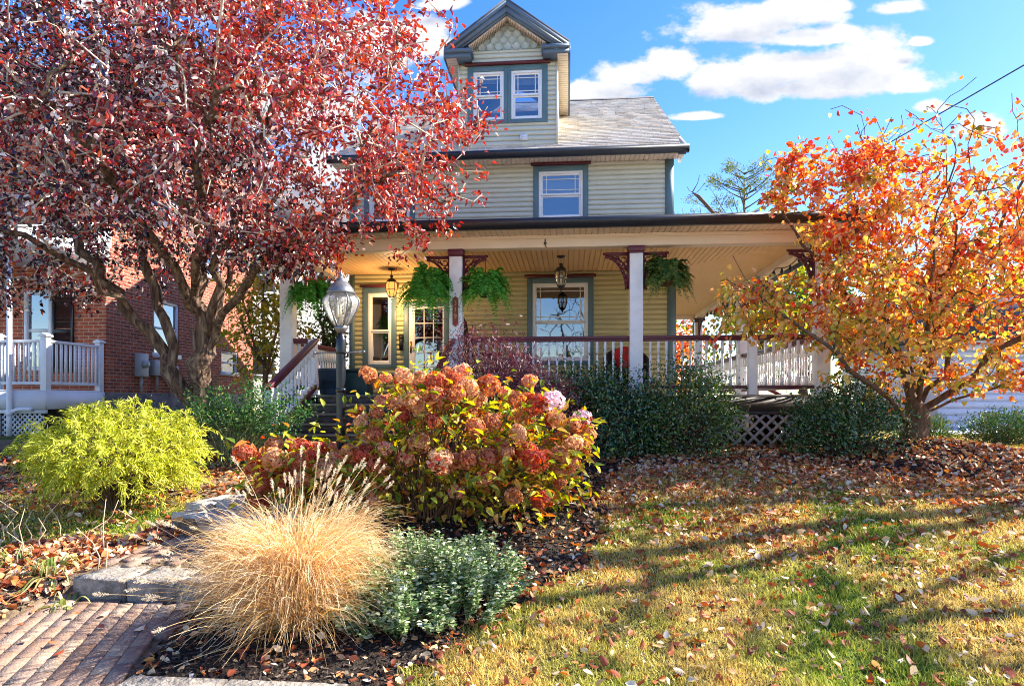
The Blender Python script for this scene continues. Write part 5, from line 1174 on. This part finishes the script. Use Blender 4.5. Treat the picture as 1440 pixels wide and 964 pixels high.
for i in range(46):
    a = rng.uniform(0, 2*PI); rr_ = abs(rng.normal())*.42+.1; tip = np.array((-4.25+rr_*math.cos(a)*1.35, 7.95+rr_*math.sin(a)*.8, zg+rng.uniform(.75,1.12)-.25*rr_)); b = np.array((-4.25+rng.normal()*.16, 7.95+rng.normal()*.1, zg-.03))
    if i < 4: tip = np.array((-3.62+.10*i, 7.75+.05*i, zg+.42+.1*i))
    s_ = np.linspace(0, 1, 9)[:,None]; m_ = b*.4+tip*.6+np.array((0,0,.25)); P = (1-s_)**2*b+2*s_*(1-s_)*m_+s_**2*tip; k.tube(P, np.linspace(.008,.003,9), 5, cap=False)
    n = 115; j = rng.integers(4, 9, n); C = P[j]+rng.normal(size=(n,3))*np.array((.075,.075,.08)); leaves(lm, C, rdir(n)+np.array((0,0,.1)), rdir(n)+np.array((0,0,1.)), rng.uniform(.025,.05,n), rng.uniform(.015,.028,n), .15, .1)
make('stems', k, M['greenstem'], e); make('foliage', lm, M['rose'], e)

# thread leaved golden cypress
M['cyp'] = leafmat('golden_thread_leaves', [(0,(.26,.33,.03)),(.45,(.52,.54,.05)),(1,(.78,.72,.16))], .3, .6, .2, patch=[(0,(.07,.17,.015)),(.6,(.18,.28,.02)),(1,(.34,.36,.03))], pscale=2.2, axis=(-.26,.05,-.12,.0), prange=(.50,.80))  # greener ramp to the left and below paints the shrub's shade side
zg = float(gz(-4.62,6.15)); e = empty('golden_cypress', (-4.62,6.15,zg), 'rounded bright yellow green cypress shrub beside the garden path', 'shrub')
P = inside(820, (-4.62,6.15,zg+.47), (.76,.66,.50), lambda p: p[2] > zg+.20+.12*rng.random(), .25, .22, 31, .36); c0 = np.array((-4.62,6.15,zg+.15))
k = MB()
for p in P[::6]:
    s_ = np.linspace(0, 1, 6)[:,None]; m_ = c0*.5+p*.5+np.array((0,0,.1)); k.tube((1-s_)**2*(c0-(0,0,.2))+2*s_*(1-s_)*m_+s_**2*p, np.linspace(.012,.003,6), 4, cap=False)
make('stems', k, M['stem'], e)
n = len(P); d = unit((P-c0)*np.array((1,1,.8)))+rng.normal(size=P.shape)*.35; d = unit(d); m_ = 6; s_ = np.linspace(0, 1, m_)[None,:,None]; ln = rng.uniform(.13,.26,n)[:,None,None]
Q = P[:,None,:]+d[:,None,:]*ln*s_+np.array((0,0,1.))*(.10*s_-ln*.95*s_**2); lm = MB(); strips(lm, Q, .008, .003)
for rep in range(3):
    j = np.tile(np.arange(m_), n); C = Q.reshape(-1,3); T = unit(np.gradient(Q, axis=1)).reshape(-1,3); sd_ = unit(np.cross(T, rdir(len(T))))
    leaves(lm, C, T*.8+sd_*.75-np.array((0,0,.45)), rdir(len(C)), rng.uniform(.045,.085,len(C)), .010, .1, .25)
make('foliage', lm, M['cyp'], e)

# hydrangea
M['hyl'] = leafmat('hydrangea_leaves', [(0,(.07,.14,.02)),(.25,(.22,.28,.03)),(.5,(.55,.50,.05)),(.75,(.60,.48,.08)),(.9,(.55,.20,.04)),(1,(.35,.05,.03))], .42, .45, .35)
M['hyf'] = leafmat('hydrangea_florets', [(0,(.55,.05,.045)),(.2,(.48,.11,.06)),(.4,(.50,.20,.09)),(.65,(.66,.38,.19)),(.82,(.76,.54,.33)),(.92,(.62,.10,.08)),(1,(.72,.36,.28))], .4, .6, .2, objrand=True)
M['hyp'] = leafmat('pale_pink_florets', [(0,(.75,.50,.55)),(1,(.85,.72,.74))], .3, .6, .2)
M['hystem'] = mat('hydrangea_stem', (.20,.12,.07), .7, .2, .3)
hc = np.array((-1.38,6.15,float(gz(-1.38,6.15)))); e = empty('hydrangea', tuple(hc), 'big hydrangea covered in rusty red and tan flower heads before the porch', 'shrub')
def hok(p): 
    return p[2] > hc[2]+.18+.12*max(0, p[0]+.2)
HP = inside(330, (hc[0],hc[1]-.02,hc[2]+.55), (1.58,.76,.76), hok, .3, .13, 17, .4)
HP = np.concatenate([HP, np.column_stack([rng.uniform(-2.85,-1.95,40), rng.uniform(5.55,6.1,40), rng.uniform(.62,1.08,40)])])
HP = np.array([p for p in HP if not (p[0] < -1.95 and p[2] > 1.02+.12*rng.random())])
k = MB()
for p in HP:
    b = hc+np.array((np.clip((p[0]-hc[0])*.35, -.5, .5)+rng.normal()*.06, (p[1]-hc[1])*.3, -.05)); m2 = b*.4+p*.6+np.array((0,0,.18)); s_ = np.linspace(0, 1, 7)[:,None]; k.tube((1-s_)**2*b+2*s_*(1-s_)*m2+s_**2*p, np.linspace(.011,.004,7), 5, cap=False)
make('stems', k, M['hystem'], e)
lm = MB(); n = 4700; i = rng.integers(0, len(HP), n); C = HP[i]+rng.normal(size=(n,3))*np.array((.13,.13,.12))-np.array((0,0,.04)); C[:,2] = np.maximum(C[:,2], .35); D = unit(C-hc-np.array((0,0,.3)))*.8+rdir(n); s_ = rng.uniform(.6,1.15,n)
leaves(lm, C, D, rdir(n)*.6+np.array((0,0,1.)), .098*s_, .050*s_, .25, .3, (.35,.68), .8); make('foliage', lm, M['hyl'], e)
def head(R, seed, n=78):
    r2 = np.random.default_rng(seed); m = MB(); d = unit(r2.normal(size=(n,3))+np.array((0,0,.35))); P = d*R*np.array((1,1,.82))*r2.uniform(.55,1.15,n)[:,None]
    for q in range(4):
        t = unit(np.cross(d, r2.normal(size=(n,3))*.01+np.array((.3,.2,1.)))); b = np.cross(d, t); a = q*PI/2
        D = t*math.cos(a)+b*math.sin(a)+d*.25; leaves(m, P, D, d+r2.normal(size=(n,3))*.4, R*.34, R*.22, .2, .25, (.4,.75), .9)
    return m
HM = [make('flower_head', head(R, 50+j), M['hyf'], e, local=True) for j, R in enumerate((.085,.075,.095,.065))]
order = np.argsort(-( (HP[:,1]-hc[1])*-.9 + (HP[:,2]-hc[2])*.5 + np.abs(HP[:,0]-hc[0])*.32 + rng.random(len(HP))*.55)); sel = []
for j in order:
    if all(np.linalg.norm(HP[j]-HP[q]) > .125 for q in sel): sel.append(j)
    if len(sel) == 165: break
xm = MB()
for t, j in enumerate(sel):
    HP[j] += unit(HP[j]-hc-np.array((0,0,.2)))*.06+np.array((0,-.03,.03))
    if t >= 96:
        q = head(rng.uniform(.055,.085), 200+t); V = np.concatenate(q.v)+HP[j]; xm.add(V, np.concatenate(q.f)); continue
    o = HM[t] if t < 4 else dup(HM[t % 4], e); o.location = Vector(HP[j]-hc); d = unit(HP[j]-hc-np.array((0,0,.2))); o.rotation_euler = (rng.normal()*.3-d[1]*-.5, d[0]*.6+rng.normal()*.2, rng.uniform(0, 6.3)); s1_ = rng.uniform(.85,1.2); o.scale = (s1_,)*3
setp(make('far_flower_heads', xm, M['hyf'], e), kind='stuff')
for j, (p, R) in enumerate((((-.14,5.75,1.58),.10),((.13,6.0,1.42),.08))):
    o = make('flower_head', head(R, 80+j), M['hyp'], e, local=True, label='pale pink fresh flower head'); o.location = Vector(np.array(p)-hc)

# ornamental grass
M['fg'] = leafmat('dry_grass_blades', [(0,(.40,.19,.06)),(.3,(.60,.36,.13)),(.6,(.74,.56,.30)),(1,(.84,.74,.54))], .35, .5, .3)
M['plume'] = leafmat('grass_plumes', [(0,(.66,.54,.36)),(1,(.85,.76,.60))], .4, .7, .1)
gx, gy = -1.80, 4.12; zg = float(gz(gx, gy)); e = empty('fountain_grass', (gx,gy,zg), 'big tan fountain grass clump with pale plumes beside the brick path', 'grass')
n = 9500; a = rng.uniform(0, 2*PI, n); rb = np.sqrt(rng.random(n))*.20; b = np.stack([gx+rb*np.cos(a), gy+rb*np.sin(a), np.full(n, zg-.02)], 1)
def arcs(b, a2, tilt, bend, Ln, m_, pw=1.6):
    s_ = np.linspace(0, 1, m_)[None,:]; th = np.minimum(tilt[:,None]+bend[:,None]*s_**pw, 2.95); ds = Ln[:,None]/(m_-1)
    hor = np.concatenate([0*th[:,:1], np.cumsum(np.sin(th[:,:-1])*ds, 1)], 1); ver = np.concatenate([0*th[:,:1], np.cumsum(np.cos(th[:,:-1])*ds, 1)], 1)
    return b[:,None,:]+np.stack([np.cos(a2), np.sin(a2), 0*a2], 1)[:,None,:]*hor[...,None]+np.array((0,0,1.))*ver[...,None]
m_ = 12; P = arcs(b, a+rng.normal(size=n)*.7, np.abs(rng.normal(size=n))*.10+rb*.55, rng.uniform(1.5,3.9,n), rng.uniform(.58,.89,n)*(1-.25*(rng.random(n) < .15)), m_, 2.9)
q = rng.random(n) < .34; P[q] = arcs(b[q], a[q]+rng.normal(size=q.sum())*.5, rng.uniform(.2,.85,q.sum()), rng.uniform(.8,2.3,q.sum()), rng.uniform(.38,.68,q.sum()), m_, 1.8)
P += np.cumsum(np.cumsum(rng.normal(size=(n,m_,3))*.0045, axis=1), axis=1); P[...,2] = np.maximum(P[...,2], zg+.01)
k = MB(); strips(k, P, rng.uniform(.0035,.0065,n), .0012); make('blades', k, M['fg'], e)
n = 96; a = rng.uniform(0, 2*PI, n); tilt = np.abs(rng.normal(size=n))*.28+.05; tilt[:40] = rng.uniform(.55,1.15,40); a[:40] = PI+rng.normal(size=40)*.6; a[40:85] = rng.uniform(.2,2.2,45); tilt[40:85] = rng.uniform(.05,.45,45)
m_ = 11; P = arcs(np.array((gx,gy,zg))+np.stack([np.cos(a), np.sin(a), 0*a], 1)*.1, a, tilt, rng.uniform(.1,.75,n), rng.uniform(.72,1.15,n), m_, 2.2)
k = MB(); strips(k, P, .003, .002); make('plume_stems', k, M['fg'], e)
k = MB()
for i in range(n):
    t = unit(P[i,-1]-P[i,-2]); q = 90; u = rng.random(q); C = P[i,-1]+t*(u[:,None]*.085-.03); d = unit(np.cross(t, rdir(q)))*.8+t*.6; leaves(k, C, d, rdir(q), .020*np.sin(np.clip(u,.08,.95)*PI)**.5, .0020, 0, .1)
make('plumes', k, M['plume'], e)

# silver green ground cover
M['silver'] = leafmat('silvery_leaves', [(0,(.06,.14,.035)),(.4,(.20,.29,.10)),(.7,(.46,.51,.27)),(1,(.72,.73,.50))], .2, .6, .2)
zg = float(gz(-.92,4.5)); e = empty('catmint', (-.92,4.5,zg), 'low silvery green mound of small leaves right of the tan grass', 'plant')
k = MB(); lm = MB(); n = 420; u = np.sqrt(rng.random(n)); a = rng.uniform(0, 2*PI, n); bx = -1.03+u*np.cos(a)*.76; by = 4.40+u*np.sin(a)*.72
for i in range(n):
    h = (.29*(1-.55*u[i]**2)+.05)*rng.uniform(.75,1.2)*(1+.38*math.sin(9*bx[i]+1)*math.sin(8*by[i])); b = np.array((bx[i]*.8-.92*.2, by[i]*.8+4.5*.2, 0.)); b[2] = float(gz(b[0],b[1])); t = np.array((bx[i],by[i],float(gz(bx[i],by[i]))+h))+rng.normal(size=3)*.03
    s_ = np.linspace(0, 1, 6)[:,None]; P = b+(t-b)*s_+np.array((0,0,.05))*np.sin(s_*PI); k.tube(P, .003, 4, cap=False)
    q = 44; j = rng.random(q); C = b+(t-b)*(.25+.75*j)[:,None]; aa = rng.uniform(0, 2*PI, q); d = np.stack([np.cos(aa), np.sin(aa), np.full(q,.35)], 1); leaves(lm, C+rng.normal(size=(q,3))*.012, d, np.array((0,0,1.))+rng.normal(size=(q,3))*.4, rng.uniform(.026,.044,q), rng.uniform(.016,.024,q), .15, .15, w2=.85)
make('stems', k, M['greenstem'], e); make('foliage', lm, M['silver'], e)

# strap leaved clumps and dry stalks at the left
M['strap'] = leafmat('strap_leaves', [(0,(.08,.16,.03)),(.4,(.24,.28,.07)),(.7,(.50,.42,.17)),(1,(.60,.46,.24))], .35, .5, .3)
for (x, y, n, sz, lab) in ((-3.98,4.62,60,.50,'larger clump of half withered strap leaves at the far left of the path'),(-3.62,4.34,34,.36,'small drooping clump of strap leaves next to the stone step'),(-4.5,4.85,40,.42,'pale green strap leaves at the edge of the picture among dead leaves')):
    zg = float(gz(x,y)); a = rng.uniform(0, 2*PI, n); tilt = rng.uniform(.25,1.15,n); Ln = rng.uniform(.6,1,n)*sz; s_ = np.linspace(0, 1, 8)[None,:]; out = np.stack([np.cos(a), np.sin(a), 0*a], 1)
    P = np.array((x,y,zg))+out[:,None,:]*(.03+Ln[:,None]*np.sin(tilt)[:,None]*s_)[...,None]+np.array((0,0,1.))*np.maximum(Ln[:,None]*(np.cos(tilt)[:,None]*s_*1.2-1.0*s_**2.2), -.02)[...,None]
    k = MB(); strips(k, P, .022, .004, np.cross(out, np.array((0,0,1.)))*0+np.array((0,0,1.))+out*.3); thing('strap_leaf_clump', k, M['strap'], (x,y,zg), lab, 'plant', 'strap leaved clumps by the path')
M['deadstalk'] = mat('dead_stalk', (.50,.38,.24), .8, .2, .2)
cx0, cy0 = -4.35, 5.0
for i in range(18):
    x, y = cx0+rng.uniform(-.75,.85), cy0+rng.uniform(-.35,.4); z = float(gz(x,y)); h = rng.uniform(.15,.5); k = MB(); k.tube([(x,y,z-.02),(x+rng.normal()*.03,y,z+h*.35),(x+rng.normal()*.05,y,z+h*.65),(x+rng.normal()*.10,y+rng.normal()*.05,z+h)], [.006,.005,.004,.0025], 5)
    thing('dead_stalk', k, M['deadstalk'], (x,y,z), 'thin dead flower stalk standing in the leaf litter left of the path', 'dead plant', 'dead flower stalks by the path')
# low plants at the right edge
shrub('clipped_shrub', 'dark rounded clipped shrub on the grass right of the orange tree', 'shrub', (6.75,10.6), (.62,.5,.44), 4200, .05, .016, M['holly'], M['stem'], 41, 80, .07, out=1.2)
shrub('clipped_shrub', 'small dark spiky shrub just behind the orange tree trunk', 'shrub', (5.75,10.7), (.36,.3,.36), 1400, .09, .010, M['holly2'], M['stem'], 42, 40, .06, out=1.6)

# ------------------------------------------------------------------ lawn grass and fallen leaves
def lawnleaf():
    m, t, N, L, b = nt('lawn_blades'); g = N.new('ShaderNodeNewGeometry'); tc = N.new('ShaderNodeTexCoord')
    n = N.new('ShaderNodeTexNoise'); n.inputs['Scale'].default_value = .85; n.inputs['Detail'].default_value = 5; L.new(tc.outputs['Object'], n.inputs[0])
    w = N.new('ShaderNodeMapRange'); w.inputs[1].default_value = .45; w.inputs[2].default_value = .60; L.new(n.outputs['Fac'], w.inputs[0])
    r1 = ramp(N, [(0,(.54,.33,.06)),(.5,(.72,.54,.13)),(1,(.84,.72,.26))]); r2 = ramp(N, [(0,(.11,.20,.02)),(.6,(.36,.44,.04)),(1,(.64,.56,.11))])
    for r in (r1, r2): L.new(g.outputs['Random Per Island'], r.inputs[0])
    x = N.new('ShaderNodeMixRGB'); L.new(w.outputs[0], x.inputs[0]); L.new(r1.outputs[0], x.inputs[1]); L.new(r2.outputs[0], x.inputs[2]); L.new(x.outputs[0], b.inputs['Base Color']); b.inputs['Roughness'].default_value = .6; b.inputs['Specular IOR Level'].default_value = .2
    tr = N.new('ShaderNodeBsdfTranslucent'); L.new(x.outputs[0], tr.inputs[0]); s = N.new('ShaderNodeMixShader'); s.inputs[0].default_value = .35; L.new(b.outputs[0], s.inputs[1]); L.new(tr.outputs[0], s.inputs[2]); L.new(s.outputs[0], N['Material Output'].inputs[0]); return m
M['blade'] = lawnleaf()
def scatter(n, x0, x1, y0, y1, ok, pw=1.):
    x = rng.uniform(x0, x1, n); y = y0+(y1-y0)*rng.random(n)**pw; q = ok(x, y); return x[q], y[q]
lawn_ok = lambda x, y: (x > xb(y)+.02) & (y < hedge_front(x)-.05) & (x < 1.2+1.05*y)
k = MB(); x, y = scatter(330000, -1.2, 9.5, 3.0, 8.4, lawn_ok, 1.35); n = len(x); z = gz(x, y); h = rng.uniform(.02,.055,n)*(1+.35*np.sin(7*x+3*y)*np.sin(9*y-4*x)); a = rng.uniform(0, 2*PI, n); d = np.stack([rng.normal(size=n)*.6, rng.normal(size=n)*.6, np.ones(n)], 1); d = unit(d)*h[:,None]; s_ = np.stack([np.cos(a), np.sin(a), 0*a], 1)*(.0022+.0007*y)[:,None]*.8
B0 = np.stack([x, y, z-.003], 1); V = np.stack([B0-s_, B0+s_, B0+d+np.stack([np.cos(a+1), np.sin(a+1), 0*a], 1)*(h*.5)[:,None]], 1).reshape(-1,3); k.add(V, (np.arange(n)*3)[:,None]+np.array([[0,1,2]]))
x, y = scatter(30000, -9, -3.6, 5.2, 6.7, lambda x, y: (pdist(x,y) > .15) & ~in_left(x, y)); n = len(x); z = gz(x, y); h = rng.uniform(.02,.05,n); a = rng.uniform(0, 2*PI, n); d = unit(np.stack([rng.normal(size=n)*.7, rng.normal(size=n)*.7, np.ones(n)], 1))*h[:,None]; s_ = np.stack([np.cos(a), np.sin(a), 0*a], 1)*.005
B0 = np.stack([x, y, z-.003], 1); V = np.stack([B0-s_, B0+s_, B0+d], 1).reshape(-1,3); k.add(V, (np.arange(n)*3)[:,None]+np.array([[0,1,2]]))
x, y = scatter(40000, 5.2, 12, 9.0, 12.4, lambda x, y: ~in_hedge(x, y)); n = len(x); z = gz(x, y); h = rng.uniform(.03,.07,n); a = rng.uniform(0, 2*PI, n); d = unit(np.stack([rng.normal(size=n)*.6, rng.normal(size=n)*.6, np.ones(n)], 1))*h[:,None]; s_ = np.stack([np.cos(a), np.sin(a), 0*a], 1)*.008
B0 = np.stack([x, y, z-.003], 1); V = np.stack([B0-s_, B0+s_, B0+d], 1).reshape(-1,3); k.add(V, (np.arange(n)*3)[:,None]+np.array([[0,1,2]]))
x, y = scatter(1700, -1.2, 9.0, 3.0, 8.2, lawn_ok, 1.3); nb_ = 34; n = len(x)*nb_; cx = np.repeat(x, nb_)+rng.normal(size=n)*.035; cy = np.repeat(y, nb_)+rng.normal(size=n)*.035; hh = np.repeat(rng.uniform(.03,.085,len(x)), nb_)*rng.uniform(.5,1.1,n); a = rng.uniform(0, 2*PI, n)
lean = np.stack([np.cos(a), np.sin(a), 0*a], 1)*(hh*rng.uniform(.1,1.0,n))[:,None]; B0 = np.stack([cx, cy, gz(cx, cy)-.003], 1); s_ = np.stack([-np.sin(a), np.cos(a), 0*a], 1)*.0028
M1 = B0+lean*.4+np.array((0,0,1.))*(hh*.65)[:,None]; V = np.stack([B0-s_, B0+s_, M1+s_*.8, M1-s_*.8, B0+lean+np.array((0,0,1.))*(hh*.9)[:,None]], 1).reshape(-1,3); q = (np.arange(n)*5)[:,None]
k.add(V, q+np.array([[0,1,2,3]])); k.f.append((q+np.array([[3,2,4]]))+k.n-len(V))
setp(make('lawn_grass', k, M['blade']), 'short dry autumn grass with green patches across the front lawn', 'grass', kind='stuff')
M['fallen'] = leafmat('fallen_leaves', [(0,(.14,.045,.025)),(.25,(.40,.09,.035)),(.5,(.52,.19,.06)),(.72,(.62,.37,.16)),(.9,(.70,.56,.36)),(1,(.72,.62,.50))], .15, .55, .3)
k = MB()
def litter(n, x0, x1, y0, y1, ok, L0, L1, tilt=.75, lift=.014, pw=1.):
    x, y = scatter(n, x0, x1, y0, y1, ok, pw); n = len(x); C = np.stack([x, y, gz(x, y)+lift+rng.random(n)*.02], 1); a = rng.uniform(0, 2*PI, n); D = np.stack([np.cos(a), np.sin(a), rng.normal(size=n)*tilt*.5], 1); L_ = rng.uniform(L0, L1, n)
    leaves(k, C, D, np.array((0,0,1.))+rng.normal(size=(n,3))*tilt, L_, L_*rng.uniform(.5,.75,n), rng.uniform(-.5,.6), rng.uniform(-.5,.6), (.3,.68), .85)
far = lambda x, y: lawn_ok(x, y) & (rng.random(len(x)) < np.clip((y-4.6)/2.2, .08, 1)*np.clip(.45+.5*np.sin(1.3*x+2.1*y)+.4*np.sin(3.1*x-1.7*y), .12, 1))
for rep in range(20): litter(1900, -1, 9.5, 3.1, 8.4, far, .035, .075)
for rep in range(6): litter(650, -1, 7, 3.1, 6.5, lawn_ok, .03, .07)
for rep in range(6): litter(1500, .5, 9.5, 6.6, 8.4, lawn_ok, .035, .07)
for rep in range(6): litter(2200, -1.5, 8.5, 7.4, 10.0, lambda x, y: in_hedge(x, y) | lawn_ok(x, y), .04, .085)
for rep in range(6): litter(900, -3, .6, 3.4, 8, in_bed, .03, .07)
for rep in range(4): litter(1500, -1.4, 1.2, 3.2, 8.1, lambda x, y: np.abs(x-xb(y)-.02) < .16*rng.random(len(x)), .03, .07)
for rep in range(8): litter(1500, -9, -2.6, 3.6, 8.6, in_left, .04, .085, .6)
for rep in range(3): litter(700, -4.8, -3.1, 4.4, 5.6, in_left, .045, .10, .8, .03)
for rep in range(2): litter(60, -4.6, -2.4, 3.2, 8.2, lambda x, y: pdist(x, y) < 0, .04, .08, .2, .075)
for rep in range(2): litter(500, -9, -4, 5.2, 6.7, lambda x, y: pdist(x, y) > .2, .04, .08)
for rep in range(2): litter(300, 5.5, 11, 9, 12.4, lambda x, y: ~in_hedge(x, y), .05, .09)
setp(make('fallen_leaves', k, M['fallen']), 'brown and tan fallen leaves scattered over lawn, beds and path', 'leaves', kind='stuff')
# mulch chips
M['chip'] = leafmat('mulch_chips', [(0,(.018,.013,.01)),(.6,(.06,.042,.03)),(.9,(.14,.10,.07)),(1,(.30,.24,.18))], .0, .8, .2)
k = MB()
def chips(n, x0, x1, y0, y1, ok):
    x, y = scatter(n, x0, x1, y0, y1, ok); n = len(x); C = np.stack([x, y, gz(x, y)+.018+rng.random(n)*.012], 1); a = rng.uniform(0, 2*PI, n); leaves(k, C, np.stack([np.cos(a), np.sin(a), rng.normal(size=n)*.25], 1), np.array((0,0,1.))+rng.normal(size=(n,3))*.5, rng.uniform(.015,.05,n), rng.uniform(.006,.014,n), .1, 0, (.1,.9), 1)
chips(26000, -3, .7, 3.3, 8, in_bed); chips(9000, -1.5, 6.5, 7.6, 10, in_hedge); chips(12000, -6, -2.5, 3.3, 6, in_left)
setp(make('mulch_chips', k, M['chip']), 'dark shredded bark mulch in the planting beds', 'mulch', kind='stuff')
